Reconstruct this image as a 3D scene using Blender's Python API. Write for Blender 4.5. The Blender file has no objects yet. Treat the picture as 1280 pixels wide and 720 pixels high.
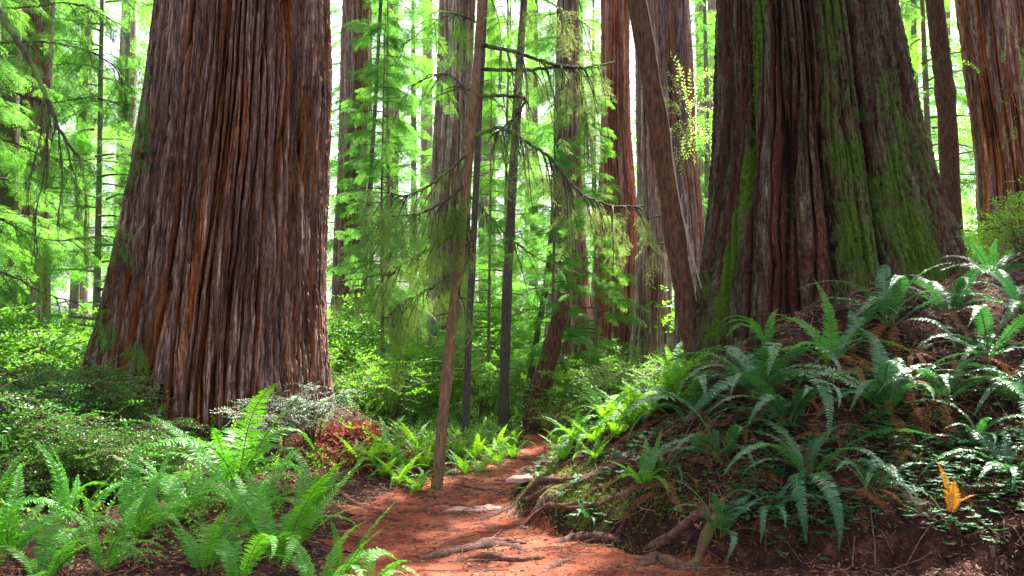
import bpy, math, random
import numpy as np
R = math.radians
PI = math.pi
rng = np.random.default_rng(7)
random.seed(7)
scene = bpy.context.scene
COL = scene.collection

# ------------------------------------------------------------------ camera model (photo pixels 1280x720)
F = 1100.0
CAM_H = 1.6
PITCH = R(3.4)
CP, SP = math.cos(PITCH), math.sin(PITCH)

def ray(px, py):
    a = (px - 640.0) / F
    b = (360.0 - py) / F
    return np.array([a, CP - b * SP, SP + b * CP])

def at(px, py, y):
    d = ray(px, py)
    return np.array([0, 0, CAM_H]) + d * (y / d[1])

# ------------------------------------------------------------------ noise
def pn(x, y, seed=0):
    x = np.asarray(x, float); y = np.asarray(y, float)
    x, y = np.broadcast_arrays(x, y)
    xi = np.floor(x).astype(np.int64); yi = np.floor(y).astype(np.int64)
    xf = x - xi; yf = y - yi
    def g(ix, iy):
        h = (ix * 374761393 + iy * 668265263 + seed * 1442695041) & 0xffffffff
        h = ((h ^ (h >> 13)) * 1274126177) & 0xffffffff
        h = h ^ (h >> 16)
        a = h * (2 * PI / 4294967296.0)
        return np.cos(a), np.sin(a)
    def f(t): return t * t * t * (t * (t * 6 - 15) + 10)
    u = f(xf); v = f(yf)
    gx, gy = g(xi, yi); n00 = gx * xf + gy * yf
    gx, gy = g(xi + 1, yi); n10 = gx * (xf - 1) + gy * yf
    gx, gy = g(xi, yi + 1); n01 = gx * xf + gy * (yf - 1)
    gx, gy = g(xi + 1, yi + 1); n11 = gx * (xf - 1) + gy * (yf - 1)
    return 1.5 * ((n00 * (1 - u) + n10 * u) * (1 - v) + (n01 * (1 - u) + n11 * u) * v)

def fbm(x, y, seed=0, octv=3):
    s = 0; a = 1.0
    for k in range(octv):
        s = s + a * pn(x * 2 ** k, y * 2 ** k, seed + 31 * k); a *= .5
    return s

def sstep(a, b, x):
    t = np.clip((np.asarray(x, float) - a) / (b - a), 0, 1)
    return t * t * (3 - 2 * t)

# ------------------------------------------------------------------ terrain
LT = np.array([-4.25, 13.0])      # left giant's axis at ground
RT = np.array([4.35, 12.2])       # right giant's axis
FOOT = np.array([(30, 4.2), (9, 5.2), (3.4, 6.0), (1.8, 6.25), (1.0, 6.75), (0.35, 7.5), (-0.02, 8.5), (0.0, 9.4),
                 (0.3, 10.6), (0.75, 12.0), (1.5, 14.0), (3.0, 17), (5.5, 24), (8, 40), (40, 60), (60, 30)], float)

def foot_dist(x, y):
    x = np.asarray(x, float); y = np.asarray(y, float)
    best = np.full(x.shape, 1e9); inside = np.zeros(x.shape, bool)
    n = len(FOOT)
    for i in range(n):
        ax, ay = FOOT[i]; bx, by = FOOT[(i + 1) % n]
        dx, dy = bx - ax, by - ay
        t = np.clip(((x - ax) * dx + (y - ay) * dy) / (dx * dx + dy * dy), 0, 1)
        best = np.minimum(best, np.hypot(x - ax - t * dx, y - ay - t * dy))
        if ay != by:
            c = ((ay > y) != (by > y)) & (x < dx * (y - ay) / dy + ax)
            inside ^= c
    return np.where(inside, best, -best)

PATHC = np.array([(0.8, 2.0), (0.55, 5.2), (-0.3, 7.2), (-0.75, 8.6), (-0.62, 9.6), (-0.1, 11.0), (0.35, 12.3), (0.55, 13.6), (0.9, 16), (2.2, 22), (4.5, 40)], float)
PATHW = np.array([1.5, 1.45, 1.12, .75, .62, .5, .42, .42, .45, .5, .6])

def path_dist(x, y):
    x = np.asarray(x, float); y = np.asarray(y, float)
    best = np.full(x.shape, 1e9)
    for i in range(len(PATHC) - 1):
        ax, ay = PATHC[i]; bx, by = PATHC[i + 1]
        dx, dy = bx - ax, by - ay
        t = np.clip(((x - ax) * dx + (y - ay) * dy) / (dx * dx + dy * dy), 0, 1)
        w = PATHW[i] * (1 - t) + PATHW[i + 1] * t
        best = np.minimum(best, np.hypot(x - ax - t * dx, y - ay - t * dy) - w)
    return best

def hgt(x, y):
    x = np.asarray(x, float); y = np.asarray(y, float)
    d = foot_dist(x, y) + .13 * pn(x * 1.7, y * 1.7, 5)
    pos = np.maximum(d, 0)
    bank = np.where(pos < 3.2, .56 * pos, .56 * 3.2 + .3 * (pos - 3.2))
    bank = np.minimum(bank, 5.5 + .1 * pos) + .14 * sstep(0, .22, d)
    p = path_dist(x, y)
    off = sstep(0, .7, p)
    z = bank
    z = z + off * sstep(.3, 3, -x) * .16                                   # left side a little higher
    dl = np.hypot(x - LT[0], y - LT[1])
    z = z + .42 * np.exp(-(np.maximum(dl - 1.75, 0) / .55) ** 2) * off
    m = np.exp(-(((x + 1.95) / .55) ** 2 + ((y - 10.9) / .7) ** 2))
    z = z + .38 * m                                                         # duff heap by the left giant
    z = z + .012 * np.maximum(y - 12, 0) + .1 * sstep(18, 30, y) * pn(x * .15, y * .15, 8) * 3
    rough = .25 + .75 * off
    z = z + rough * (.09 * fbm(x * .9, y * .9, 1, 2) + .06 * pn(x * 3.1, y * 3.1, 3) + .034 * fbm(x * 8, y * 8, 4, 2))
    z = z - .05 * sstep(.25, -.5, p) * sstep(18, 12, y)
    return z

def h1(x, y): return float(hgt(np.array([x]), np.array([y]))[0])

def G(px, py):
    """ground point under a photo pixel"""
    d = ray(px, py)
    t = np.concatenate([np.linspace(3, 30, 1600), np.linspace(30, 120, 400)])
    X, Y, Z = d[0] * t, d[1] * t, CAM_H + d[2] * t
    below = Z <= hgt(X, Y)
    if not below.any(): i = -1
    else: i = int(np.argmax(below))
    return np.array([X[i], Y[i], h1(X[i], Y[i])])

# ------------------------------------------------------------------ mesh helpers
def mesh_from(name, V, quads=None, tris=None, attrs=None, qm=None, tm=None, smooth=False):
    me = bpy.data.meshes.new(name)
    V = np.asarray(V, np.float32)
    quads = np.zeros((0, 4), np.int32) if quads is None else np.asarray(quads, np.int32)
    tris = np.zeros((0, 3), np.int32) if tris is None else np.asarray(tris, np.int32)
    nq, nt = len(quads), len(tris)
    me.vertices.add(len(V)); me.vertices.foreach_set('co', V.ravel())
    me.loops.add(nq * 4 + nt * 3)
    me.loops.foreach_set('vertex_index', np.concatenate([quads.ravel(), tris.ravel()]).astype(np.int32))
    me.polygons.add(nq + nt)
    ls = np.concatenate([np.arange(nq) * 4, nq * 4 + np.arange(nt) * 3]).astype(np.int32)
    me.polygons.foreach_set('loop_start', ls)
    me.polygons.foreach_set('loop_total', np.concatenate([np.full(nq, 4), np.full(nt, 3)]).astype(np.int32))
    if qm is not None or tm is not None:
        qm = np.zeros(nq, np.int32) if qm is None else qm
        tm = np.zeros(nt, np.int32) if tm is None else tm
        me.polygons.foreach_set('material_index', np.concatenate([qm, tm]).astype(np.int32))
    me.polygons.foreach_set('use_smooth', np.full(nq + nt, bool(smooth)))
    for k, a in (attrs or {}).items():
        at_ = me.attributes.new(k, 'FLOAT', 'POINT'); at_.data.foreach_set('value', np.asarray(a, np.float32))
    me.update(calc_edges=True)
    return me

class Geo:
    """collects vertices / quads / tris with material index and a per-vertex tint"""
    def __init__(s): s.V = []; s.Q = []; s.T = []; s.qm = []; s.tm = []; s.a = []; s.n = 0
    def add(s, V, Q=None, T=None, mat=0, tint=None):
        V = np.asarray(V, float)
        s.V.append(V)
        s.a.append(np.full(len(V), .5) if tint is None else np.broadcast_to(np.asarray(tint, float), (len(V),)))
        if Q is not None and len(Q): s.Q.append(np.asarray(Q) + s.n); s.qm.append(np.full(len(Q), mat))
        if T is not None and len(T): s.T.append(np.asarray(T) + s.n); s.tm.append(np.full(len(T), mat))
        s.n += len(V)
    def arrays(s):
        V = np.concatenate(s.V) if s.V else np.zeros((0, 3))
        Q = np.concatenate(s.Q) if s.Q else np.zeros((0, 4), int)
        T = np.concatenate(s.T) if s.T else np.zeros((0, 3), int)
        qm = np.concatenate(s.qm) if s.qm else np.zeros(0, int)
        tm = np.concatenate(s.tm) if s.tm else np.zeros(0, int)
        return V, Q, T, qm, tm, (np.concatenate(s.a) if s.a else np.zeros(0))
    def mesh(s, name, mats, smooth=False):
        V, Q, T, qm, tm, a = s.arrays()
        me = mesh_from(name, V, Q, T, {'tint': a}, qm, tm, smooth)
        for m in mats: me.materials.append(m)
        return me

def frames(d, up=(0, 0, 1), roll=None):
    """rotation matrices whose columns are (side, forward=d, normal)"""
    d = np.asarray(d, float); d = d / np.maximum(np.linalg.norm(d, axis=-1, keepdims=True), 1e-9)
    u = np.broadcast_to(np.asarray(up, float), d.shape)
    s = np.cross(d, u); ln = np.linalg.norm(s, axis=-1, keepdims=True)
    s = np.where(ln < 1e-4, np.array([1.0, 0, 0]), s / np.maximum(ln, 1e-9))
    n = np.cross(s, d)
    if roll is not None:
        c = np.cos(roll)[..., None]; q = np.sin(roll)[..., None]
        s, n = s * c + n * q, n * c - s * q
    return np.stack([s, d, n], axis=-1)

def inst(geo, tv, tq, tt, ta, pos, rot, scl, mat_q=None, mat_t=None, tint=None, mat=0):
    """stamp a template at many places"""
    n = len(pos); m = len(tv)
    if n == 0: return
    V = np.einsum('nij,mj->nmi', rot, tv) * np.asarray(scl, float).reshape(-1, 1, 1) + pos[:, None, :]
    base = (np.arange(n) * m)[:, None, None]
    Q = (tq[None] + base).reshape(-1, 4) if tq is not None and len(tq) else None
    T = (tt[None] + base).reshape(-1, 3) if tt is not None and len(tt) else None
    ti = np.full(n, .0) if tint is None else tint
    a = np.clip(ta[None, :] + ti[:, None], 0, 1).ravel()
    s = geo
    V = V.reshape(-1, 3)
    s.V.append(V); s.a.append(a)
    if Q is not None:
        s.Q.append(Q + s.n); s.qm.append(np.full(len(Q), mat) if mat_q is None else np.tile(mat_q, n))
    if T is not None:
        s.T.append(T + s.n); s.tm.append(np.full(len(T), mat) if mat_t is None else np.tile(mat_t, n))
    s.n += len(V)

def tube(geo, pts, radii, sides=5, mat=0, tint=.5, cap=True):
    pts = np.asarray(pts, float); n = len(pts)
    rad = np.broadcast_to(np.asarray(radii, float), (n,))
    d = np.gradient(pts, axis=0)
    up = (0, 0, 1) if abs(d[0][2]) < .9 * np.linalg.norm(d[0]) else (0, 1, 0)
    fr = frames(d, up)
    a = np.arange(sides) * 2 * PI / sides
    ring = np.cos(a)[None, :, None] * fr[:, None, :, 0] + np.sin(a)[None, :, None] * fr[:, None, :, 2]
    V = (pts[:, None, :] + ring * rad[:, None, None]).reshape(-1, 3)
    i = np.arange(n - 1)[:, None]; j = np.arange(sides)[None, :]
    Q = np.stack([i * sides + j, i * sides + (j + 1) % sides, (i + 1) * sides + (j + 1) % sides, (i + 1) * sides + j], -1).reshape(-1, 4)
    T = []
    if cap:
        V = np.concatenate([V, pts[-1:] + d[-1:] * .02, pts[:1]]); e = n * sides
        for k in range(sides):
            T.append(((n - 1) * sides + k, (n - 1) * sides + (k + 1) % sides, e)); T.append(((k + 1) % sides, k, e + 1))
    geo.add(V, Q, T if T else None, mat, tint)

def spline(P, n):
    P = np.asarray(P, float); k = len(P)
    t = np.linspace(0, k - 1, n); i = np.clip(t.astype(int), 0, k - 2); f = (t - i)[:, None]
    p0 = P[np.clip(i - 1, 0, k - 1)]; p1 = P[i]; p2 = P[i + 1]; p3 = P[np.clip(i + 2, 0, k - 1)]
    return .5 * (2 * p1 + (p2 - p0) * f + (2 * p0 - 5 * p1 + 4 * p2 - p3) * f ** 2 + (3 * p1 - p0 - 3 * p2 + p3) * f ** 3)

# ------------------------------------------------------------------ materials
def hexlin(h):
    h = h.lstrip('#'); o = []
    for k in (0, 2, 4):
        c = int(h[k:k + 2], 16) / 255
        o.append(c / 12.92 if c <= .04045 else ((c + .055) / 1.055) ** 2.4)
    return (*o, 1)

def c4(c): return (c[0], c[1], c[2], 1.0)

class N:
    def __init__(s, name):
        s.m = bpy.data.materials.new(name); s.m.use_nodes = True; s.t = s.m.node_tree; s.t.nodes.clear()
        s.out = s.t.nodes.new('ShaderNodeOutputMaterial')
    def n(s, typ, **kw):
        x = s.t.nodes.new(typ)
        for k, v in kw.items():
            if k.startswith('i_'):
                key = k[2:]
                key = int(key) if key.isdigit() else key.replace('_', ' ')
                if isinstance(v, bpy.types.NodeSocket): s.t.links.new(v, x.inputs[key])
                else: x.inputs[key].default_value = v
            else: setattr(x, k, v)
        return x
    def link(s, a, b): s.t.links.new(a, b)
    def mix(s, f, a, b, blend='MIX'):
        x = s.t.nodes.new('ShaderNodeMix'); x.data_type = 'RGBA'; x.blend_type = blend
        for sock, v in ((x.inputs[0], f), (x.inputs[6], a), (x.inputs[7], b)):
            if isinstance(v, bpy.types.NodeSocket): s.t.links.new(v, sock)
            else: sock.default_value = v if not isinstance(v, tuple) else c4(v)
        return x.outputs[2]
    def math(s, op, a, b=0.0, clamp=False):
        x = s.t.nodes.new('ShaderNodeMath'); x.operation = op; x.use_clamp = clamp
        for sock, v in ((x.inputs[0], a), (x.inputs[1], b)):
            if isinstance(v, bpy.types.NodeSocket): s.t.links.new(v, sock)
            else: sock.default_value = v
        return x.outputs[0]
    def attr(s, name): return s.n('ShaderNodeAttribute', attribute_name=name).outputs['Fac']
    def noise(s, scale, detail=3, rough=.55, vec=None):
        x = s.n('ShaderNodeTexNoise', i_Scale=scale, i_Detail=detail, i_Roughness=rough)
        if vec is not None: s.t.links.new(vec, x.inputs['Vector'])
        return x.outputs['Fac']
    def ramp(s, f, stops):
        x = s.t.nodes.new('ShaderNodeValToRGB'); s.t.links.new(f, x.inputs[0])
        e = x.color_ramp.elements
        while len(e) < len(stops): e.new(.5)
        for k, (p, c) in enumerate(stops):
            e[k].position = p; e[k].color = c4(c) if isinstance(c, tuple) else (c, c, c, 1)
        return x.outputs[0]
    def coords(s, scale=(1, 1, 1)):
        tc = s.n('ShaderNodeTexCoord'); mp = s.n('ShaderNodeMapping'); mp.inputs['Scale'].default_value = scale
        s.t.links.new(tc.outputs['Object'], mp.inputs['Vector']); return mp.outputs[0]
    def bump(s, h, strength=.4, dist=.02):
        return s.n('ShaderNodeBump', i_Strength=strength, i_Distance=dist, i_Height=h).outputs[0]

def leaf_mat(name, c_lo, c_hi, trans, tf=.4, rough=.45, spec=.4):
    k = N(name)
    t = k.attr('tint'); r = k.n('ShaderNodeObjectInfo').outputs['Random']
    col = k.mix(t, c_lo, c_hi)
    var = k.mix(r, (.78, .85, .9), (1.25, 1.12, .9))
    col = k.mix(1.0, col, var, 'MULTIPLY')
    p = k.n('ShaderNodeBsdfPrincipled', i_Base_Color=col, i_Roughness=rough)
    p.inputs['Specular IOR Level'].default_value = spec
    tcol = k.mix(1.0, k.mix(t, tuple(.7 * x for x in trans), trans), var, 'MULTIPLY')
    tr = k.n('ShaderNodeBsdfTranslucent', i_Color=tcol)
    mx = k.n('ShaderNodeMixShader', i_0=tf); k.link(p.outputs[0], mx.inputs[1]); k.link(tr.outputs[0], mx.inputs[2])
    k.link(mx.outputs[0], k.out.inputs[0]); return k.m

def plain_mat(name, lo, hi, rough=.85, nscale=(8, 8, 1.5), bs=.5, spec=.25, objvar=True, moss=None, moss_amt=.5):
    k = N(name)
    v = k.coords(nscale)
    f = k.noise(3.0, 5, .6, v)
    col = k.mix(k.ramp(f, [(.35, 0.0), (.65, 1.0)]), lo, hi)
    if objvar:
        r = k.n('ShaderNodeObjectInfo').outputs['Random']
        col = k.mix(1.0, col, k.mix(r, (.8, .8, .85), (1.2, 1.15, 1.1)), 'MULTIPLY')
    if moss:
        f2 = k.noise(1.1, 4, .65, k.coords((2.2, 2.2, 1.1)))
        col = k.mix(k.ramp(f2, [(moss_amt, 0.0), (moss_amt + .12, 1.0)]), col, moss)
    p = k.n('ShaderNodeBsdfPrincipled', i_Base_Color=col, i_Roughness=rough)
    p.inputs['Specular IOR Level'].default_value = spec
    k.link(k.bump(k.noise(9, 4, .6, v), bs, .03), p.inputs['Normal'])
    k.link(p.outputs[0], k.out.inputs[0]); return k.m

def bark_mat(name, ridge_a, ridge_b, furrow, streak, moss=None, streak_lo=.6, bs=.55):
    k = N(name)
    rd = k.attr('ridge'); ms = k.attr('moss'); tn = k.attr('tone')
    fine = k.noise(1.0, 6, .65, k.coords((38, 38, 2.6)))
    big = k.noise(1.0, 3, .6, k.coords((7, 7, .18)))
    mid = k.noise(1.0, 4, .6, k.coords((11, 11, .55)))
    flake = k.noise(1.0, 5, .7, k.coords((26, 26, 6.5)))
    rc = k.mix(k.ramp(mid, [(.35, 0.0), (.65, 1.0)]), ridge_a, ridge_b)
    rc = k.mix(k.ramp(tn, [(streak_lo, 0.0), (streak_lo + .2, 1.0)]), rc, streak)
    rc = k.mix(1.0, rc, k.ramp(fine, [(.38, (.3, .27, .26)), (.62, (1.45, 1.45, 1.45))]), 'MULTIPLY')
    rc = k.mix(1.0, rc, k.ramp(big, [(.38, (.5, .42, .4)), (.62, (1.3, 1.3, 1.32))]), 'MULTIPLY')
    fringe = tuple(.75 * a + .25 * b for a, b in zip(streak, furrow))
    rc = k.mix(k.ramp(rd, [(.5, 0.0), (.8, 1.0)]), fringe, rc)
    col = k.mix(k.ramp(rd, [(.22, 0.0), (.55, 1.0)]), furrow, rc)  # furrow tone: red inner bark, darkened to carry the groove shade
    col = k.mix(.6, col, k.mix(1.0, col, k.ramp(flake, [(.32, (.4, .4, .4)), (.68, (1.5, 1.5, 1.5))]), 'MULTIPLY'))
    if moss:
        mc = k.mix(k.ramp(k.noise(1.0, 5, .7, k.coords((28, 28, 18))), [(.35, 0.0), (.65, 1.0)]), tuple(.45 * x for x in moss), moss)
        mc = k.mix(k.ramp(ms, [(.35, 0.0), (.8, 1.0)]), (.075, .085, .032), mc)
        thr = k.math('ADD', ms, k.math('MULTIPLY', k.math('SUBTRACT', flake, .5), 2.2))
        col = k.mix(k.ramp(thr, [(.38, 0.0), (.6, 1.0)]), col, mc)
    p = k.n('ShaderNodeBsdfPrincipled', i_Base_Color=col, i_Roughness=.9)
    p.inputs['Specular IOR Level'].default_value = .2
    hh = k.math('ADD', k.math('MULTIPLY', fine, .7), k.math('MULTIPLY', flake, .5))
    k.link(k.bump(hh, bs, .03), p.inputs['Normal'])
    k.link(p.outputs[0], k.out.inputs[0]); return k.m

M = {}
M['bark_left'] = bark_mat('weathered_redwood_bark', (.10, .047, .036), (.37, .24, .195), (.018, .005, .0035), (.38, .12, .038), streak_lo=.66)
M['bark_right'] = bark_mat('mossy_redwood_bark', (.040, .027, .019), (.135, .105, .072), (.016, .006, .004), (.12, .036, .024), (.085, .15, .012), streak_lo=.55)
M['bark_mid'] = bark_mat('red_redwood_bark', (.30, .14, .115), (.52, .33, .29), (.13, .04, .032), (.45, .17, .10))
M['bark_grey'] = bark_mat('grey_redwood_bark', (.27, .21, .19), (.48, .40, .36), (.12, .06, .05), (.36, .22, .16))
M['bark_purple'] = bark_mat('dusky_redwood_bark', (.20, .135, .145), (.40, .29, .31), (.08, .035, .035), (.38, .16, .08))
M['bark_thin'] = plain_mat('young_trunk_bark', (.14, .075, .04), (.30, .17, .10), nscale=(14, 14, 3), moss=(.10, .15, .03), moss_amt=.56)
M['bark_dark'] = plain_mat('dark_young_bark', (.055, .042, .034), (.12, .095, .075), nscale=(12, 12, 3), moss=(.08, .12, .03), moss_amt=.55)
M['bark_far'] = plain_mat('pale_young_bark', (.12, .095, .075), (.24, .19, .16), nscale=(12, 12, 3), moss=(.12, .18, .05), moss_amt=.52)
M['bark_red'] = plain_mat('red_young_bark', (.04, .018, .011), (.16, .078, .047), nscale=(12, 12, 2.2), moss=(.11, .12, .03), moss_amt=.62)
M['twig'] = plain_mat('twig_bark', (.04, .03, .022), (.09, .07, .045), nscale=(10, 10, 10), moss=(.14, .22, .04), moss_amt=.48)
M['stem'] = plain_mat('stem_bark', (.09, .05, .03), (.16, .10, .05), nscale=(10, 10, 10))
M['fern_bright'] = leaf_mat('bright_fern', (.016, .13, .008), (.085, .36, .018), (.18, .60, .02), .35, .45, .33)
M['fern_mid'] = leaf_mat('sunny_fern', (.022, .15, .008), (.10, .33, .018), (.28, .62, .02), .42, .5, .3)
M['fern_blue'] = leaf_mat('bluish_fern', (.009, .06, .018), (.038, .16, .06), (.06, .28, .05), .28, .38, .5)
M['fern_dead'] = leaf_mat('dead_fern', (.20, .06, .022), (.48, .19, .06), (.5, .19, .05), .3, .7, .2)
M['fern_gold'] = leaf_mat('golden_dead_fern', (.42, .16, .02), (.62, .27, .03), (.6, .28, .03), .3, .7, .2)
M['needle'] = leaf_mat('hemlock_needles', (.022, .15, .016), (.09, .33, .045), (.25, .64, .07), .5, .55, .2)
M['needle_yel'] = leaf_mat('lichen_hemlock_needles', (.11, .20, .05), (.32, .42, .13), (.48, .64, .18), .45, .6, .2)
M['needle_olive'] = leaf_mat('olive_hemlock_needles', (.06, .14, .025), (.18, .31, .075), (.32, .52, .10), .45, .6, .25)
M['leaf_lime'] = leaf_mat('lime_shrub_leaf', (.024, .15, .010), (.11, .36, .025), (.25, .62, .04), .45, .45, .3)
M['leaf_dark'] = leaf_mat('dark_huckleberry_leaf', (.014, .085, .012), (.075, .27, .04), (.13, .46, .03), .34, .34, .5)
M['leaf_pale'] = leaf_mat('pale_shrub_leaf', (.26, .36, .24), (.62, .72, .56), (.4, .55, .35), .3, .4, .45)
M['leaf_cream'] = leaf_mat('cream_new_leaf', (.16, .36, .06), (.50, .66, .22), (.5, .72, .18), .45, .45, .4)
M['leaf_cover'] = leaf_mat('clover_leaf', (.012, .07, .02), (.045, .19, .055), (.07, .28, .04), .25, .55, .25)
M['moss'] = leaf_mat('moss_tuft', (.03, .06, .008), (.13, .19, .02), (.16, .22, .02), .2, .8, .1)
M['moss_bark'] = leaf_mat('bark_moss_tuft', (.02, .03, .005), (.11, .19, .012), (.14, .22, .015), .2, .8, .1)
M['bark_shred'] = leaf_mat('red_bark_shreds', (.09, .018, .012), (.44, .13, .10), (.3, .08, .05), .1, .8, .15)
M['litter'] = leaf_mat('dry_litter', (.05, .014, .008), (.42, .19, .11), (.2, .1, .05), .1, .8, .15)
M['twig_dry'] = plain_mat('dry_twig', (.08, .035, .022), (.22, .12, .085), nscale=(10, 10, 10))
M['root'] = plain_mat('root_bark', (.05, .02, .013), (.19, .085, .06), nscale=(9, 9, 9), bs=.7)
M['root_moss'] = plain_mat('mossy_root_bark', (.10, .045, .03), (.2, .1, .07), nscale=(9, 9, 9), bs=.7, moss=(.13, .14, .02), moss_amt=.5)
M['worn'] = plain_mat('worn_pale_wood', (.36, .19, .14), (.6, .40, .31), nscale=(2, 8, 8), bs=.4)

def ground_mat():
    k = N('forest_floor')
    c = k.coords((1, 1, 1))
    a = k.noise(6, 6, .7, c); b = k.noise(40, 4, .7, c); d = k.noise(1.3, 4, .6, c)
    g = k.attr('green'); mo = k.attr('moss')
    col = k.ramp(a, [(.34, (.010, .005, .004)), (.52, (.038, .015, .011)), (.72, (.125, .052, .039))])
    col = k.mix(1.0, col, k.ramp(b, [(.3, (.45, .42, .4)), (.7, (1.5, 1.45, 1.4))]), 'MULTIPLY')
    gf = k.ramp(k.math('ADD', g, k.math('MULTIPLY', k.math('SUBTRACT', a, .5), 1.2)), [(.45, 0.0), (.65, 1.0)])
    col = k.mix(gf, col, k.ramp(b, [(.3, (.02, .05, .012)), (.7, (.06, .13, .03))]))
    mf = k.ramp(k.math('ADD', mo, k.math('MULTIPLY', k.math('SUBTRACT', a, .5), 1.2)), [(.45, 0.0), (.65, 1.0)])
    col = k.mix(mf, col, k.ramp(b, [(.3, (.035, .05, .008)), (.7, (.15, .18, .025))]))
    p = k.n('ShaderNodeBsdfPrincipled', i_Base_Color=col, i_Roughness=.95)
    p.inputs['Specular IOR Level'].default_value = .15
    hh = k.math('ADD', k.math('MULTIPLY', a, .6), k.math('MULTIPLY', b, .5))
    k.link(k.bump(hh, .8, .05), p.inputs['Normal']); k.link(p.outputs[0], k.out.inputs[0]); return k.m

def path_mat():
    k = N('red_duff_path')
    c = k.coords((1, 1, 1))
    a = k.noise(3, 5, .65, c); b = k.noise(55, 4, .7, c); w = k.attr('worn')
    col = k.ramp(a, [(.34, (.08, .016, .008)), (.52, (.27, .066, .030)), (.72, (.42, .135, .066))])
    col = k.mix(k.ramp(k.math('ADD', w, k.math('MULTIPLY', k.math('SUBTRACT', a, .5), .8)), [(.4, 0.0), (.8, 1.0)]), col, (.42, .17, .10))
    col = k.mix(1.0, col, k.ramp(b, [(.3, (.55, .5, .48)), (.7, (1.35, 1.35, 1.35))]), 'MULTIPLY')
    p = k.n('ShaderNodeBsdfPrincipled', i_Base_Color=col, i_Roughness=.92)
    p.inputs['Specular IOR Level'].default_value = .2
    hh = k.math('ADD', k.math('MULTIPLY', k.noise(14, 5, .7, c), .8), k.math('MULTIPLY', b, .4))
    k.link(k.bump(hh, .9, .06), p.inputs['Normal']); k.link(p.outputs[0], k.out.inputs[0]); return k.m
M['ground'] = ground_mat(); M['path'] = path_mat()

# ------------------------------------------------------------------ object helpers
def link(o): COL.objects.link(o); return o
def mob(name, me, parent=None, loc=None):
    o = link(bpy.data.objects.new(name, me))
    if parent is not None: o.parent = parent
    if loc is not None: o.location = loc
    return o
def tag(o, label, cat, group=None):
    o['label'] = label; o['category'] = cat
    if group: o['group'] = group
    return o
def empty(name, loc, label, cat, group=None, rz=0.0, s=1.0):
    o = link(bpy.data.objects.new(name, None)); o.location = loc; o.rotation_euler = (0, 0, rz); o.scale = (s, s, s)
    o.empty_display_size = .1
    return tag(o, label, cat, group)
def copy_to(src, parent):
    c = src.copy(); COL.objects.link(c); c.parent = parent; return c

# ------------------------------------------------------------------ ground + path
def spaced(lo, hi, step, far_lo, far_hi, growth=1.09):
    core = np.arange(lo, hi + 1e-6, step); a = [core]
    s = step; x = lo; l = []
    while x > far_lo: s *= growth; x -= s; l.append(x)
    u = []; s = step; x = hi
    while x < far_hi: s *= growth; x += s; u.append(x)
    return np.concatenate([np.array(l[::-1]), core, np.array(u)])
gx = spaced(-4.2, 6.4, .034, -160, 160, 1.075); gy = spaced(4.6, 13.5, .034, -12, 260, 1.075)
GX, GY = np.meshgrid(gx, gy); GZ = hgt(GX, GY)
PD = path_dist(GX, GY) + .16 * fbm(GX * 2.3, GY * 2.3, 12, 3) * np.minimum(1, .5 + .1 * GY)
FD = foot_dist(GX, GY)
nx, ny = len(gx), len(gy)
idx = np.arange(nx * ny).reshape(ny, nx)
Qg = np.stack([idx[:-1, :-1], idx[:-1, 1:], idx[1:, 1:], idx[1:, :-1]], -1).reshape(-1, 4)
mossa = np.exp(-((FD - .3) / .3) ** 2) * sstep(1.6, .5, GX) * sstep(6.2, 7, GY) * sstep(11, 9.5, GY) * .75
mossa += .45 * sstep(.15, .5, pn(GX * .9, GY * .9, 40)) * sstep(.1, .6, FD)
grn = np.maximum(sstep(13, 15, GY) * .62, sstep(.5, 1.6, -GX - .9) * .25 * sstep(.3, .8, PD))
gm = mesh_from('ground', np.stack([GX, GY, GZ], -1).reshape(-1, 3), Qg, None, {'green': grn.ravel(), 'moss': mossa.ravel()}, smooth=True)
gm.materials.append(M['ground']); o = mob('ground', gm); o['kind'] = 'structure'
cell = (PD[:-1, :-1] < 0) & (FD[:-1, :-1] < -.02) & (GY[:-1, :-1] > 2.5) & (GY[:-1, :-1] < 30)
Qp = Qg.reshape(ny - 1, nx - 1, 4)[cell]
used, inv = np.unique(Qp, return_inverse=True)
PV = np.stack([GX, GY, GZ + .007], -1).reshape(-1, 3)[used]
wv = np.exp(-((PV[:, 0] + .45) / .45) ** 2) * (.35 + .3 * pn(PV[:, 0] * .8, PV[:, 1] * 1.5, 17)) + .35 * sstep(9.0, 10.5, PV[:, 1])
pm = mesh_from('path', PV, inv.reshape(-1, 4), None, {'worn': wv}, smooth=True); pm.materials.append(M['path'])
o = mob('path', pm); o['kind'] = 'structure'

# ------------------------------------------------------------------ trunks
def hermite(zq, z, v):
    z = np.asarray(z, float); v = np.asarray(v, float)
    m = np.gradient(v, z)
    i = np.clip(np.searchsorted(z, zq) - 1, 0, len(z) - 2)
    h = z[i + 1] - z[i]; t = np.clip((zq - z[i]) / h, 0, 1)
    return (2 * t**3 - 3 * t**2 + 1) * v[i] + (t**3 - 2 * t**2 + t) * h * m[i] + (-2 * t**3 + 3 * t**2) * v[i + 1] + (t**3 - t**2) * h * m[i + 1]

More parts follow.
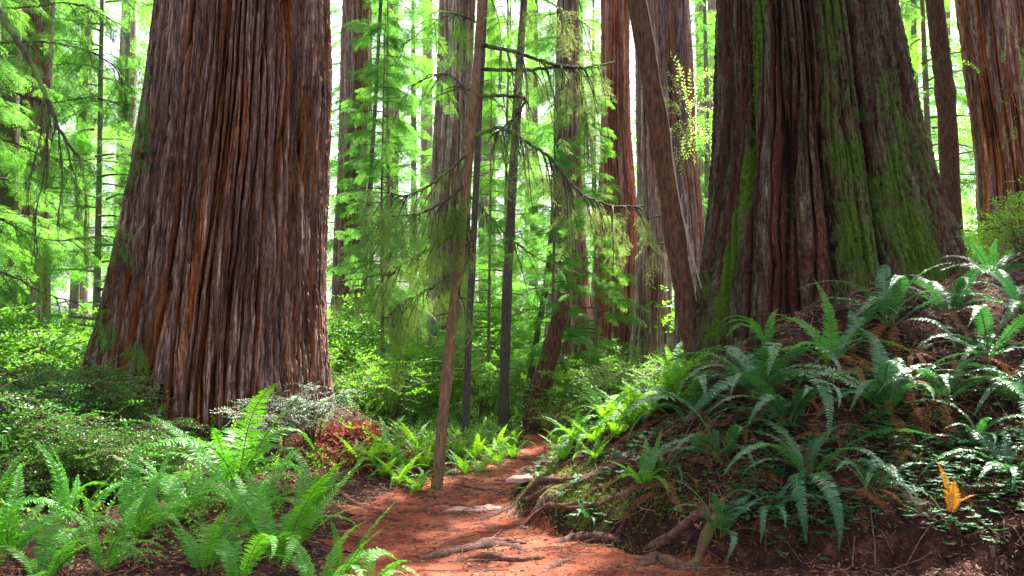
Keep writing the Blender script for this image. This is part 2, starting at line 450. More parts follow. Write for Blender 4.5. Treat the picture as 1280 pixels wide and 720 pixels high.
def trunk_mesh(name, prof, mat, nseg, zs, bark, a=.6):
    """prof rows: z, cx, cy, r.  bark(u, z, theta, r) -> displacement, ridge, moss, tone"""
    prof = np.asarray(prof, float)
    s = np.linspace(-1, 1, nseg, endpoint=False)
    th = PI * (a * s + (1 - a) * s ** 3)
    cx, cy, r = (hermite(zs, prof[:, 0], prof[:, k]) for k in (1, 2, 3))
    TH, Z = np.meshgrid(th, zs)
    Rr = np.repeat(r[:, None], nseg, 1)
    u = TH * np.interp(2.0, prof[:, 0], prof[:, 3])
    dsp, ridge, moss, tone = bark(u, Z, TH, Rr)
    RR = Rr + dsp
    V = np.stack([cx[:, None] + RR * np.sin(TH), cy[:, None] - RR * np.cos(TH), Z], -1).reshape(-1, 3)
    nz = len(zs); idx = np.arange(nz * nseg).reshape(nz, nseg)
    nxt = np.roll(idx, -1, 1)
    Q = np.stack([idx[:-1], nxt[:-1], nxt[1:], idx[1:]], -1).reshape(-1, 4)
    c = len(V); V = np.concatenate([V, [[cx[-1], cy[-1], zs[-1] + .05]]])
    T = np.stack([idx[-1], nxt[-1], np.full(nseg, c)], -1)
    ap = lambda x: np.concatenate([np.broadcast_to(x, TH.shape).ravel(), [.5]])
    me = mesh_from(name, V, Q, T, {'ridge': ap(ridge), 'moss': ap(moss), 'tone': ap(tone)}, smooth=True)
    me.materials.append(mat); return me

def strip_bark(seed, freq=5.2, depth=.085, zf=.22, flutes=0.0, moss=None):
    def f(u, Z, TH, Rr):
        w = u + .07 * pn(u * .55, Z * .22, seed) + .022 * pn(u * 3, Z * .8, seed + 1) + .012 * pn(u * 11, Z * 3, seed + 9)
        n1 = np.abs(pn(w * freq, Z * zf + 3.1, seed + 2)); r1 = sstep(.02, .30, n1)
        n2 = np.abs(pn(w * freq * 2.3, Z * zf * 2.2, seed + 3)); r2 = sstep(.0, .22, n2)
        n3 = pn(w * freq * 5.5, Z * 1.1, seed + 4)
        n3 = np.where(np.abs(n3) < .12, -1.2, n3 * .6)
        n4 = pn(w * 26, Z * 9, seed + 6)
        r3 = sstep(0, .16, np.abs(pn(w * freq * 1.3 + Z * .35, Z * .45 - u * .1, seed + 21)))
        r1 = r1 * (.72 + .28 * r3)
        crk = sstep(.42, .62, pn(w * 9, Z * 5.5, seed + 7)) * .018
        dsp = depth * (r1 - .6) + depth * .42 * (r2 - .6) * (.4 + .6 * r1) + .012 * n3 + .011 * n4 - crk + .05 * pn(u * .9, Z * .25, seed + 5)
        if flutes: dsp = dsp + flutes * pn(TH * 1.6, Z * .05, seed + 8) * sstep(6, 0, Z)
        ridge = np.clip(.62 * r1 + .38 * r2 + .12 * n3, 0, 1)
        tone = .45 + .30 * pn(w * 2.1, Z * .16, seed + 11) + .42 * pn(w * 9, Z * .3, seed + 12)
        return dsp, ridge, (np.zeros_like(u) if moss is None else moss(u, Z, TH)), tone
    return f

def zlist(z0, z1, z2, dz):
    a = np.arange(z0, z1, dz); b = []; z = z1; s = dz
    while z < z2: b.append(z); s *= 1.25; z += s
    return np.concatenate([a, b, [z2]])

def prof_px(rows, depth, top, zb, cyf=None):
    """rows (py, left px, right px) measured on the photo -> z, cx, cy, r"""
    out = []
    for py, l, r_ in rows:
        a = at((l + r_) / 2, py, depth); out.append([a[2], a[0], depth, (r_ - l) / 2 / F * depth * (depth - 0) / depth])
    out.sort(key=lambda q: q[0])
    b0 = out[0]
    if b0[0] > zb: out.insert(0, [zb, b0[1] + (b0[1] - out[1][1]) * .3, depth, b0[3] + (b0[3] - out[1][3]) * .45])
    l2 = out[-1]; l1 = out[-2]; sl = (l2[1] - l1[1]) / (l2[0] - l1[0])
    out.append([top, l2[1] + sl * (top - l2[0]) * .6, depth, l2[3] * .78])
    return out

# --- left giant
pl = prof_px([(0, 190, 414), (100, 178, 414), (200, 164, 412), (300, 147, 411), (400, 126, 412), (470, 106, 417), (560, 80, 436)], LT[1], 22, -.35)
for q in pl: q[3] *= .905; q[1] += .04
zsL = zlist(-.35, 7.6, 22, .017)
meL = trunk_mesh('trunk', pl, M['bark_left'], 1000, zsL, strip_bark(101, 7.4, .15, .2, .09))
t = empty('redwood_tree', (0, 0, 0), 'giant redwood with broad deeply furrowed purple-brown bark standing on the near side of the path bushes', 'tree', 'large redwoods')
t['label'] = 'giant redwood with furrowed moss-free purple-brown and orange bark, dark bush at its foot'
mob('trunk', meL, t)

# --- right giant : broad plates parted by deep seams, moss bands
SE = [(-1.02, .10, .26), (-.62, .08, .16), (-.30, .10, .16), (.02, .10, .14), (.42, .055, .26), (.98, .09, .16), (1.3, .1, .12)]
def right_bark(u, Z, TH, Rr):
    sd = 301; TH = TH + .342
    w = u + .12 * pn(u * .6, Z * .35, sd) + .04 * pn(u * 3, Z * 1.1, sd + 1)
    left = sstep(.12, -.1, TH + .06 * pn(Z * .6, TH * 0 + 1, 5))
    n1 = np.abs(pn(w * 5.2, Z * .24, sd + 2)); r1 = sstep(.02, .28, n1)
    n2 = np.abs(pn(w * 12, Z * .8, sd + 3)); r2 = sstep(0, .22, n2)
    fl = fbm(w * 10, Z * 2.4, sd + 20, 3)
    fl2 = pn(w * 22, Z * 16, sd + 21)
    n3 = pn(w * 30, Z * 2.2, sd + 4)
    dsp = left * (.085 * (r1 - .6) + .035 * (r2 - .6)) + (1 - left) * (.05 * (r1 - .6) + .026 * fl + .026 * (r2 - .6)) + .010 * n3 + .016 * fl2
    dsp = dsp + .06 * pn(u * .8, Z * .3, sd + 5)
    seam = np.zeros_like(u)
    for th0, wd, dp in SE:
        x = (TH - th0 - .05 * pn(Z * .5, Z * 0 + th0 * 7, 9) + (.05 * (3.5 - Z) * th0 * .25)) / wd
        s_ = np.exp(-np.abs(x) ** 1.3 * 2.2)
        dsp = dsp - dp * s_; seam = np.maximum(seam, s_)
    dsp = dsp + .10 * pn(TH * 2.6, Z * .08, sd + 8) * sstep(5, 1, Z)
    ridge = np.clip((.55 * r1 + .35 * r2) * left + (1 - left) * (.25 + .3 * r1 + .2 * r2 + .4 * fl) - .75 * seam ** 2, 0, 1)
    band = np.exp(-((TH + .62 + .075 * (Z - 4.2) * -1) / .055) ** 2) * sstep(1.0, 2.2, Z) * 1.05
    band += .7 * np.exp(-((TH + .98) / .16) ** 2) * sstep(.35, -.1, pn(w * 3, Z * .35, 77)) * sstep(5.8, 4.2, Z)
    pat = np.exp(-((TH - .20) / .17) ** 2) * sstep(6.5, 3.4, Z) * .8 + np.exp(-((TH - .72) / .2) ** 2) * sstep(5.8, 3.4, Z) * .7
    moss = 1.25 * band * (.75 + .5 * pn(w * 9, Z * 5, 81)) + .8 * pat * (.55 + .8 * pn(w * 2.6, Z * 1.6, 78)) + .18 * pn(w * 7, Z * 6, 80) * (1 - left) + .20 * sstep(-.1, .5, pn(w * 1.4, Z * .6, 79)) + .08 + .26 * (1 - left)
    tone = .35 + .35 * pn(w * 2.4, Z * .2, sd + 11) + .4 * np.exp(-((TH - .03) / .09) ** 2) + .25 * np.exp(-((TH + .35) / .1) ** 2)
    dsp = dsp + .02 * np.clip(moss, 0, 1)
    return dsp, ridge, moss, tone
pr = prof_px([(0, 899, 1141), (100, 896, 1160), (200, 890, 1182), (300, 885, 1203), (360, 880, 1218), (430, 870, 1238), (500, 858, 1262)], RT[1], 22, .1)
for q in pr: q[3] *= .865 + .075 * float(sstep(4.2, 1.8, q[0])); q[1] -= .15
meR = trunk_mesh('trunk', pr, M['bark_right'], 1000, zlist(.1, 7.4, 22, .017), right_bark)
t = empty('redwood_tree', (0, 0, 0), 'giant redwood with dark seamed bark and bright green moss on the ferny bank', 'tree', 'large redwoods')
rt = mob('trunk', meR, t)
def trunk_moss():
    r = np.random.default_rng(33); nv = len(meR.vertices)
    co = np.empty(nv * 3, np.float32); meR.vertices.foreach_get('co', co); co = co.reshape(-1, 3).astype(float)
    no = np.empty(nv * 3, np.float32); meR.vertices.foreach_get('normal', no); no = no.reshape(-1, 3).astype(float)
    ms = np.empty(nv, np.float32); meR.attributes['moss'].data.foreach_get('value', ms)
    pr_ = np.clip((ms - .3) * 1.1, 0, .8) * (co[:, 1] < RT[1] + .4) * (co[:, 2] < 7.2)
    k = r.random(nv) < pr_ * .5; P = co[k] + r.normal(0, .006, (k.sum(), 3)); n = len(P)
    D = no[k] * .8 + r.normal(0, .5, (n, 3)) + np.array([0, 0, -.2]); L = r.uniform(.012, .034, n) * (.6 + .5 * np.clip(ms[k], 0, 1))
    V, Q = leaf_quads(P, D, L, L * .5, (1, 0, 0), r.uniform(0, 6, n), .1)
    g = Geo(); g.add(V, Q, None, 0, np.repeat(np.clip(r.beta(1.3, 1.5, n) * .6 + .4 * np.clip(ms[k] - .3, 0, 1), 0, 1), 4))
    mob('moss', g.mesh('moss', [M['moss_bark']]), rt)

# --- middle-distance redwoods
def redwood(rows, depth, mat, label, seed, freq=5, dep=.05, nseg=220, dz=.07, moss=None, extra=None):
    zb = h1(at((rows[-1][1] + rows[-1][2]) / 2, rows[-1][0], depth)[0], depth) - .3
    p = prof_px(rows, depth, 30, zb)
    for q in p: q[3] *= .93
    me = trunk_mesh('trunk', p, M[mat], nseg, zlist(zb, at(640, -60, depth)[2], 30, dz), strip_bark(seed, freq, dep, .16, .06, moss))
    t = empty('redwood_tree', (0, 0, 0), label, 'tree', 'large redwoods'); mob('trunk', me, t); return t
redwood([(0, 547, 596), (150, 542, 592), (300, 534, 588), (420, 530, 586), (500, 524, 590)], 21, 'bark_grey', 'grey redwood trunk rising directly behind the slim leaning trunk at the path', 11)
redwood([(0, 428, 466), (150, 424, 462), (300, 416, 456), (400, 414, 456), (470, 410, 460)], 26, 'bark_purple', 'dusky purple redwood trunk just past the edge of the furrowed giant', 12)
redwood([(0, 752, 788), (150, 750, 790), (300, 742, 800), (400, 736, 802), (480, 728, 806)], 19.5, 'bark_mid', 'reddest of the clustered redwoods behind the lichen draped branches', 13)
redwood([(0, 792, 826), (150, 794, 830), (300, 796, 838), (400, 792, 842), (470, 788, 848)], 18.6, 'bark_grey', 'pale brown redwood half hidden behind the leaning bare trunk', 14)
redwood([(0, 814, 861), (150, 825, 870), (300, 836, 879), (400, 842, 884), (470, 840, 890)], 17.2, 'bark_purple', 'dark streaked redwood leaning beside the giant with moss bands', 15)
redwood([(100, 693, 726), (250, 688, 730), (330, 684, 736), (420, 680, 742), (490, 672, 750)], 20.5, 'bark_grey', 'dim grey redwood with broad base behind the leaning red stump', 16)
redwood([(0, 1196, 1262), (100, 1207, 1276), (180, 1218, 1290), (280, 1226, 1304)], 16.5, 'bark_left', 'brown ridged redwood uphill behind the bank ferns', 17)
redwood([(0, 1262, 1330), (100, 1272, 1344), (180, 1280, 1356), (280, 1286, 1370)], 18.5, 'bark_purple', 'dark redwood cut off by the picture edge beside the brown uphill redwood', 18)
redwood([(0, 6, 66), (150, 2, 60), (300, -6, 58), (420, -14, 58), (480, -20, 60)], 16.2, 'bark_purple', 'bluish shaded redwood behind the hanging mossy limb', 19)

# ------------------------------------------------------------------ foliage templates
def leaf_quads(P, D, L, W, up=(0, 0, 1), roll=None, fold=.18):
    """diamond leaves: base P, direction D, length L, width W -> V (n*4), Q"""
    n = len(P); fr = frames(D, up, roll)
    s, d, nn = fr[..., 0], fr[..., 1], fr[..., 2]
    L = np.asarray(L).reshape(-1, 1); W = np.asarray(W).reshape(-1, 1)
    a = P; b = P + d * L * .45 + s * W * .5 + nn * W * fold; c = P + d * L; e = P + d * L * .45 - s * W * .5 + nn * W * fold
    return np.stack([a, b, c, e], 1).reshape(-1, 3), np.arange(n * 4).reshape(n, 4)

trunk_moss()

def needle_spray(seed, length=.55, nside=11, nleaf=9, ll=.045, lw=.014, droop=.25):
    r = np.random.default_rng(seed); g = Geo()
    t = np.linspace(0, 1, 7); main = np.stack([.04 * np.sin(t * 4 + seed), t * length, -droop * length * t ** 2], -1)
    tube(g, main, .004 * (1.2 - t), 3, 1, .5, False)
    P = []; D = []; LL = []
    def along(pa, n):
        seg = np.linspace(.12, 1, n); k = seg * (len(pa) - 1); i = np.minimum(k.astype(int), len(pa) - 2); f = (k - i)[:, None]
        return pa[i] * (1 - f) + pa[i + 1] * f, pa[i + 1] - pa[i]
    for k in range(nside):
        tt = .12 + .85 * k / nside; i = tt * 6; i0 = int(i); p = main[i0] * (1 - i + i0) + main[i0 + 1] * (i - i0)
        for sg in (-1, 1):
            ln = length * .55 * (1 - tt) ** .7 * r.uniform(.65, 1.15) + .04
            a = R(r.uniform(45, 68)) * sg
            q = np.linspace(0, 1, 4)[:, None]
            pa = p + q * ln * np.array([math.sin(a), math.cos(a), -.1]) + np.array([0, 0, -1]) * q ** 2 * ln * r.uniform(.15, .55)
            c, d = along(pa, nleaf)
            for s2 in (-1, 1):
                dn = d / np.linalg.norm(d, axis=1, keepdims=True)
                sd = np.cross(dn, [0, 0, 1.0])
                P.append(c); D.append(dn * .6 + sd * s2 * .8 + r.normal(0, .12, c.shape)); LL.append(r.uniform(.7, 1.15, len(c)) * ll)
    P = np.concatenate(P); D = np.concatenate(D); LL = np.concatenate(LL)
    V, Q = leaf_quads(P, D, LL, LL * lw / ll * r.uniform(.8, 1.2, len(LL)), roll=r.normal(0, .35, len(P)))
    g.add(V, Q, None, 0, np.repeat(np.clip(.45 + .22 * r.normal(size=len(P)), 0, 1), 4))
    return g.arrays()

def leaf_twig(seed, length=.35, n=14, ll=.05, lw=.024, droop=.2, rnd=.3):
    r = np.random.default_rng(seed); g = Geo()
    t = np.linspace(0, 1, 5); main = np.stack([.03 * np.sin(t * 3 + seed), t * length, -droop * length * t ** 2 + .02 * np.cos(t * 5 + seed)], -1)
    tube(g, main, .003 * (1.2 - t), 3, 1, .5, False)
    k = np.linspace(.1, 1, n) * 4; i = np.minimum(k.astype(int), 3); f = (k - i)[:, None]
    P = main[i] * (1 - f) + main[i + 1] * f
    sg = np.where(np.arange(n) % 2 == 0, 1, -1)
    D = np.stack([sg * r.uniform(.7, 1.1, n), r.uniform(.3, .9, n), r.normal(.05, .25, n)], -1); D[-1] = (0, 1, 0)
    L = ll * r.uniform(.65, 1.15, n)
    V, Q = leaf_quads(P, D, L, L * lw / ll, roll=r.normal(0, rnd, n))
    g.add(V, Q, None, 0, np.repeat(np.clip(.45 + .25 * r.normal(size=n), 0, 1), 4))
    return g.arrays()

def stamp(g, tpl, pos, D, scl, roll, tint, leafm=0, twigm=1):
    V, Q, T, qm, tm, a = tpl
    mq = np.where(qm == 1, twigm, leafm); mt = np.where(tm == 1, twigm, leafm) if len(tm) else None
    inst(g, V, Q, T if len(T) else None, a - .0, pos, frames(D, (0, 0, 1), roll), scl, mq, mt, tint)

SPR_F = [needle_spray(s, .6, 7, 5, .075, .026, .35) for s in range(4)]      # far trees
SPR_M = [needle_spray(10 + s, .55, 10, 8, .05, .015, .35) for s in range(4)]   # middle distance
SPR_N = [needle_spray(20 + s, .45, 12, 11, .026, .008, .5) for s in range(4)]   # near
SPR_H = [needle_spray(30 + s, .5, 9, 9, .03, .009, 1.2) for s in range(4)]       # hanging, lichen hung
TWG = [leaf_twig(s) for s in range(4)]
TWG_S = [leaf_twig(10 + s, .26, 16, .026, .014) for s in range(4)]
TWG_B = [leaf_twig(20 + s, .4, 11, .085, .045, .3) for s in range(4)]

def crown_mesh(name, seed, z0, z1, Lmax, nl, tpls, leafmat, gap=.26, sc=(.6, 1.0), droop=.35, up=.15, shape=.75):
    r = np.random.default_rng(seed); g = Geo()
    P = [[] for _ in tpls]; D = [[] for _ in tpls]; S = [[] for _ in tpls]; TI = [[] for _ in tpls]
    for k in range(nl):
        f = (k + r.random()) / nl; z = z0 + (z1 - z0) * f; az = r.uniform(0, 2 * PI)
        L = Lmax * (1 - f * .93) ** shape * r.uniform(.5, 1.1)
        n = max(4, int(L / .3) + 2); t = np.linspace(0, 1, n)
        h = np.array([math.cos(az), math.sin(az), 0]); sd = np.array([-h[1], h[0], 0])
        dr = droop * r.uniform(.6, 1.4)
        pts = h * (t * L)[:, None] + sd * (.08 * L * np.sin(t * 3 + k))[:, None] + np.array([0, 0, 1]) * (z + up * L * t - dr * L * t ** 2)[:, None]
        tube(g, pts, (.009 + .008 * L) * (1.08 - t), 4, 1, .5, False)
        m = max(3, int(L / gap)); ti = r.normal(0, .1)
        for q in range(m):
            tt = .15 + .85 * (q + r.random()) / m; i = tt * (n - 1); i0 = min(int(i), n - 2)
            p = pts[i0] * (1 - i + i0) + pts[i0 + 1] * (i - i0)
            for s_ in (-1, 1):
                j = r.integers(len(tpls))
                P[j].append(p); D[j].append(h * r.uniform(.3, .9) + sd * s_ * r.uniform(.4, 1.1) + np.array([0, 0, r.uniform(-.45, .1)]))
                S[j].append(r.uniform(*sc) * (1.1 - .4 * tt)); TI[j].append(ti + r.normal(0, .12))
        j = r.integers(len(tpls)); P[j].append(pts[-1] - h * .1); D[j].append(h + np.array([0, 0, -.3])); S[j].append(sc[1] * .8); TI[j].append(ti)
    for j, tp in enumerate(tpls):
        if P[j]: stamp(g, tp, np.array(P[j]), np.array(D[j]), np.array(S[j]), r.normal(0, .4, len(P[j])), np.array(TI[j]))
    return g.mesh(name, [leafmat, M['twig']])

def plain_trunk(name, pts, radii, mat, sides=14, seed=0):
    g = Geo(); pts = np.asarray(pts, float)
    n = len(pts); r_ = np.asarray(radii) * (1 + .06 * np.sin(np.arange(n) * 1.7 + seed) + .05 * np.cos(np.arange(n) * .9 + seed))
    tube(g, pts, r_, sides, 0, .5)
    return g.mesh(name, [mat], True)

for nm, ax, sd in (('redwood_tree', LT, 1), ('redwood_tree.001', RT, 2)):  # giants' crowns out of view, added to dim the skylight below, kept small
    cw = mob('crown', crown_mesh('crown', 480 + sd, 12.5, 21.5, 3.4, 20, SPR_F, M['needle'], .55, (1.3, 2.2), .12, .1, .4), bpy.data.objects[nm])
    cw.location = (ax[0] + (.6 if sd == 1 else -.3), ax[1], 0)
# shared crowns for young conifers
CR_FAR = [crown_mesh('crown', 500 + s, 1.0 + .7 * s, 19, 2.8, 40, SPR_F, M['needle'], .42, (.9, 1.5), .32, .2) for s in range(4)]
CR_MID = [crown_mesh('crown', 520 + s, .9 + .6 * s, 13, 2.3, 58, SPR_M, M['needle'], .30, (.75, 1.2), .34, .18) for s in range(4)]
TR_Y = [plain_trunk('trunk', np.stack([.05 * np.sin(np.linspace(0, 5, 24) + s), .05 * np.cos(np.linspace(0, 4, 24)), np.linspace(-.4, 13.2, 24)], -1), np.linspace(.075, .01, 24), M['bark_far'], 10, s) for s in range(3)]
TR_F = [plain_trunk('trunk', np.stack([.08 * np.sin(np.linspace(0, 5, 24) + s), .08 * np.cos(np.linspace(0, 4, 24)), np.linspace(-.4, 19.3, 24)], -1), np.linspace(.17, .02, 24), M['bark_far'], 10, s) for s in range(3)]

def conifer(px, depth, kind, label, group, s=1.0, rz=None, base_py=None):
    x = (px - 640) / F * depth
    t = empty('young_conifer', (x, depth, h1(x, depth)), label, 'tree', group, rng.uniform(0, 6.28) if rz is None else rz, s)
    k = int(rng.integers(3)); c = int(rng.integers(4))
    mob('trunk', (TR_F if kind == 'far' else TR_Y)[k], t); mob('crown', (CR_FAR if kind == 'far' else CR_MID)[c], t)
    return t
GC = 'young conifers filling the gaps between the big trunks'
for px, dep, s, lab in [
    (40, 19.5, 1.0, 'feathery green conifer beside the hanging mossy limb'),
    (118, 19, 1.15, 'feathery green conifer between the bluish redwood and the furrowed giant'),
    (-30, 13.5, .9, 'green conifer whose sprays reach in at the picture edge by the dark thin trunk'),
    (484, 25, 1.1, 'bright conifer between the dusky purple redwood and the slim leaning trunk'),
    (462, 29, 1.3, 'green conifer in front of the sky gap beside the dusky purple redwood'),
    (632, 28, 1.15, 'green conifer close behind the straight dark thin trunk'),
    (716, 25, 1.3, 'pale conifer above the broad-based dim grey redwood'),
    (692, 16.3, .52, 'low bright conifer whose boughs cross the dim grey redwood'), (478, 17.6, .62, 'low bright conifer beyond the furrowed giant, left of the slim trunk drapes'),
    (745, 17.2, .5, 'low bright conifer before the reddest redwood'), (612, 18.5, .6, 'low bright conifer between the two dark thin trunks'),
    (1166, 21, 1.2, 'green conifer behind the thin red trunk uphill')]:
    conifer(px, dep, 'mid', lab, GC, s)
for px, dep, s in [(15, 34, 1.0), (95, 30, 1.0), (150, 38, 1.15), (190, 46, 1.2), (435, 40, 1.2), (515, 32, 1.0), (545, 46, 1.3), (600, 38, 1.1), (668, 36, 1.1), (700, 48, 1.3), (745, 40, 1.1), (885, 33, 1.0),
                   (905, 44, 1.2), (1150, 36, 1.1), (1185, 46, 1.3), (60, 52, 1.4), (480, 56, 1.4), (640, 58, 1.4), (860, 54, 1.3), (1140, 58, 1.4), (-60, 40, 1.2), (1330, 38, 1.1)]:
    conifer(px, dep, 'far', 'hazy tall conifer in the distance behind the big redwoods', 'distant conifers', s)
# far trunks (bare lower stems seen through the gaps)
FT = [plain_trunk('trunk', np.stack([.1 * np.sin(np.linspace(0, 3, 20) + s), 0 * np.linspace(0, 3, 20), np.linspace(-.4, 30, 20)], -1), np.linspace(.42, .2, 20), M['bark_grey' if s else 'bark_purple'], 14, s) for s in range(2)]
for me in FT:
    for nm, v in (('ridge', .7), ('moss', .0), ('tone', .3)):
        a_ = me.attributes.new(nm, 'FLOAT', 'POINT'); a_.data.foreach_set('value', np.full(len(me.vertices), v, np.float32))
for k, (px, dep, s) in enumerate([(485, 44, 1.1), (150, 42, 1.2), (100, 58, 1.3), (612, 50, 1.2), (722, 55, 1.3), (880, 47, 1.0), (896, 60, 1.2), (1150, 52, 1.2), (1192, 60, 1.3), (455, 62, 1.2), (530, 64, 1.3), (665, 66, 1.4), (30, 64, 1.4)]):
    x = (px - 640) / F * dep
    t = empty('distant_tree', (x, dep, h1(x, dep)), 'bare straight trunk of a distant tree seen between nearer trunks', 'tree', 'distant bare trunks', k * 1.3, s)
    mob('trunk', FT[k % 2], t)

# ------------------------------------------------------------------ thin trunks
def thin_tree(name, pxs, depth, r0, r1, mat, label, extra_top=6, sides=16, depth_top=None, seed_top=False):
    """pxs: photo pixels of the axis from base to top of frame"""
    d2 = depth if depth_top is None else depth_top; n = len(pxs)
    P = [at(px, py, depth + (d2 - depth) * i / (n - 1)) for i, (px, py) in enumerate(pxs)]
    b = P[0].copy(); zb = h1(b[0], b[1])
    P[0][2] = min(P[0][2], zb + .02); P.insert(0, P[0] + np.array([0, 0, -.35]))
    v = P[-1] - P[-2]; v = v / np.linalg.norm(v); P.append(P[-1] + v * extra_top)
    pts = spline(P, 40); s = np.linspace(0, 1, 40)
    if seed_top: r1 = r1 * (1 - .45 * sstep(.9, 1, s))
    rad = r0 + (r1 - r0) * s + r0 * (.3 if r0 > .15 else 1.1) * np.exp(-(s / .045) ** 2)
    base = pts[0].copy()
    t = empty(name, tuple(base), label, 'tree')
    mob('trunk', plain_trunk('trunk', pts - base, rad, mat, sides, px_seed(pxs)), t)
    if not seed_top:
        r_ = np.random.default_rng(px_seed(pxs) + 70)
        for k in range(9):
            i = int(r_.integers(7, 32)); a = r_.uniform(0, 6.28); L = r_.uniform(.12, .8); q = np.linspace(0, 1, 7)[:, None]; gd = Geo()
            v = np.array([math.cos(a), math.sin(a), r_.uniform(-.2, .35)])
            tube(gd, pts[i] - base + v * q * L + np.array([0, 0, -.35]) * q ** 2 * L + r_.normal(0, .02, (7, 3)) * q, .012 * (1.15 - q[:, 0]), 5)
            mob('dead_branch', gd.mesh('dead_branch', [M['twig']], True), t)
    return t, base, pts
def px_seed(p): return int(p[0][0]) % 17

slim, slim_b, slim_pts = thin_tree('young_hemlock', [(546, 597), (556, 500), (566, 400), (576, 300), (588, 180), (598, 60), (602, 0)], 9.9, .07, .04, M['bark_thin'],
                                   'slim brown trunk leaning at the edge of the path with mossy branches')
lean, lean_b, lean_pts = thin_tree('leaning_tree', [(870, 446), (860, 390), (846, 310), (830, 200), (812, 90), (796, 0)], 12.2, .155, .13, M['bark_red'],
                                   'bare brown trunk leaning away from the mossy giant, pale edge highlight modelled along it', 7, 20)
g = Geo(); pv = np.array([at(px, py, 12.02) for px, py in [(880, 372), (866, 320), (852, 262), (842, 205), (838, 160)]]) - lean_b
tube(g, spline(pv, 24), .011, 5); mob('edge_highlight', g.mesh('edge_highlight', [plain_mat('pale_edge_highlight', (.5, .42, .28), (.72, .62, .45), nscale=(9, 9, 9))], True), lean)  # light catching the trunk's edge, modelled as a pale strand
stump, _, _ = thin_tree('leaning_snag', [(666, 534), (674, 490), (688, 440), (699, 400)], 15.5, .21, .12, M['bark_red'], 'red trunk leaning in front of the broad-based grey redwood', .35, 16, seed_top=True)
thin_tree('thin_tree', [(629, 534), (632, 420), (637, 300), (645, 150), (655, 0)], 15.2, .10, .06, M['bark_dark'], 'straight dark thin trunk between the slim leaning trunk and the path bend', 7)
thin_tree('thin_tree', [(582, 520), (586, 420), (592, 300), (599, 150), (606, 0)], 14, .062, .045, M['bark_dark'], 'dark thin trunk crossing close behind the slim leaning trunk', 7)
thin_tree('thin_tree', [(655, 525), (668, 440), (680, 370), (690, 290), (697, 200)], 17, .07, .04, M['bark_dark'], 'thin pole leaning over beside the leaning red trunk', 4)
thin_tree('thin_tree', [(1188, 210), (1184, 150), (1176, 70), (1168, 0)], 17.5, .2, .17, M['bark_red'], 'thin red trunk standing between the mossy giant and the brown uphill redwood', 9)
thin_tree('thin_tree', [(6, 500), (6, 400), (8, 250), (12, 100), (16, 0)], 14.5, .2, .15, M['bark_purple'] if False else M['bark_dark'], 'dark thin trunk behind the bright leafy shrubs by the picture edge', 8)
thin_tree('thin_tree', [(452, 430), (458, 300), (468, 150), (474, 40)], 24, .075, .04, M['bark_dark'], 'very thin dark pole in the sky gap beside the dusky purple redwood', 7)
thin_tree('thin_tree', [(762, 420), (764, 300), (768, 150), (772, 0)], 24, .12, .09, M['bark_dark'], 'thin dark pole glimpsed between the clustered redwoods', 7)

# ------------------------------------------------------------------ branches with foliage on the slim trunk
def branch(parent, base, pix, depths, r0, r1, label=None, twigs=0, tpls=None, mat=None, sc=(.6, 1.0), hang=.7, sub_len=.35, seed=0, dens=1.0, mos=True):
    """a limb whose axis follows photo pixels at given distances; sprays hang from it"""
    r = np.random.default_rng(seed)
    P = np.array([at(px, py, d) for (px, py), d in zip(pix, depths)]) - base
    n = 8 * len(P); pts = spline(P, n); t = np.linspace(0, 1, n)
    pts = pts + r.normal(0, .006, pts.shape) * np.minimum(1, t * 5)[:, None]
    g = Geo(); tube(g, pts, r0 + (r1 - r0) * t, 6)
    gf = Geo(); PP, DD, SS = [], [], []
    for k in range(twigs):
        i = int((.12 + .86 * r.random()) * (n - 2)); p = pts[i]; d = pts[i + 1] - pts[i]; d /= np.linalg.norm(d)
        sd = np.cross(d, [0, 0, 1.0]); sg = r.choice([-1, 1]); L = sub_len * r.uniform(.4, 1.3)
        q = np.linspace(0, 1, 6)[:, None]
        dr = d * r.uniform(.2, .8) + sd * sg * r.uniform(.2, .9) + np.array([0, 0, r.uniform(-.3, .3)])
        tw = p + dr * q * L + np.array([0, 0, -1]) * q ** 2 * L * hang * r.uniform(.4, 1.4) + r.normal(0, .012, (6, 3)) * q
        tube(g, tw, .006 * (1.15 - q[:, 0]) + r1 * .3, 4)
        for z in range(max(1, int(L / .11 * dens))):
            w = r.uniform(.25, 1) * 5; w0 = min(int(w), 4); PP.append(tw[w0] * (1 - w + w0) + tw[w0 + 1] * (w - w0))
            DD.append((tw[w0 + 1] - tw[w0]) / L + r.normal(0, .35, 3) + np.array([0, 0, -hang * .5])); SS.append(r.uniform(*sc))
    b = mob('branch', g.mesh('branch', [M['twig']], True), parent)
    if PP:
        PP, DD, SS = map(np.array, (PP, DD, SS)); which = r.integers(len(tpls), size=len(PP))
        for j, tp in enumerate(tpls):
            w = which == j
            if w.any(): stamp(gf, tp, PP[w], DD[w], SS[w], r.normal(0, .5, w.sum()), r.normal(0, .15, w.sum()))
        mob('foliage', gf.mesh('foliage', [mat, M['twig']]), b)
    return b
ml, mo_, mg = M['needle_yel'], M['needle_olive'], M['needle']
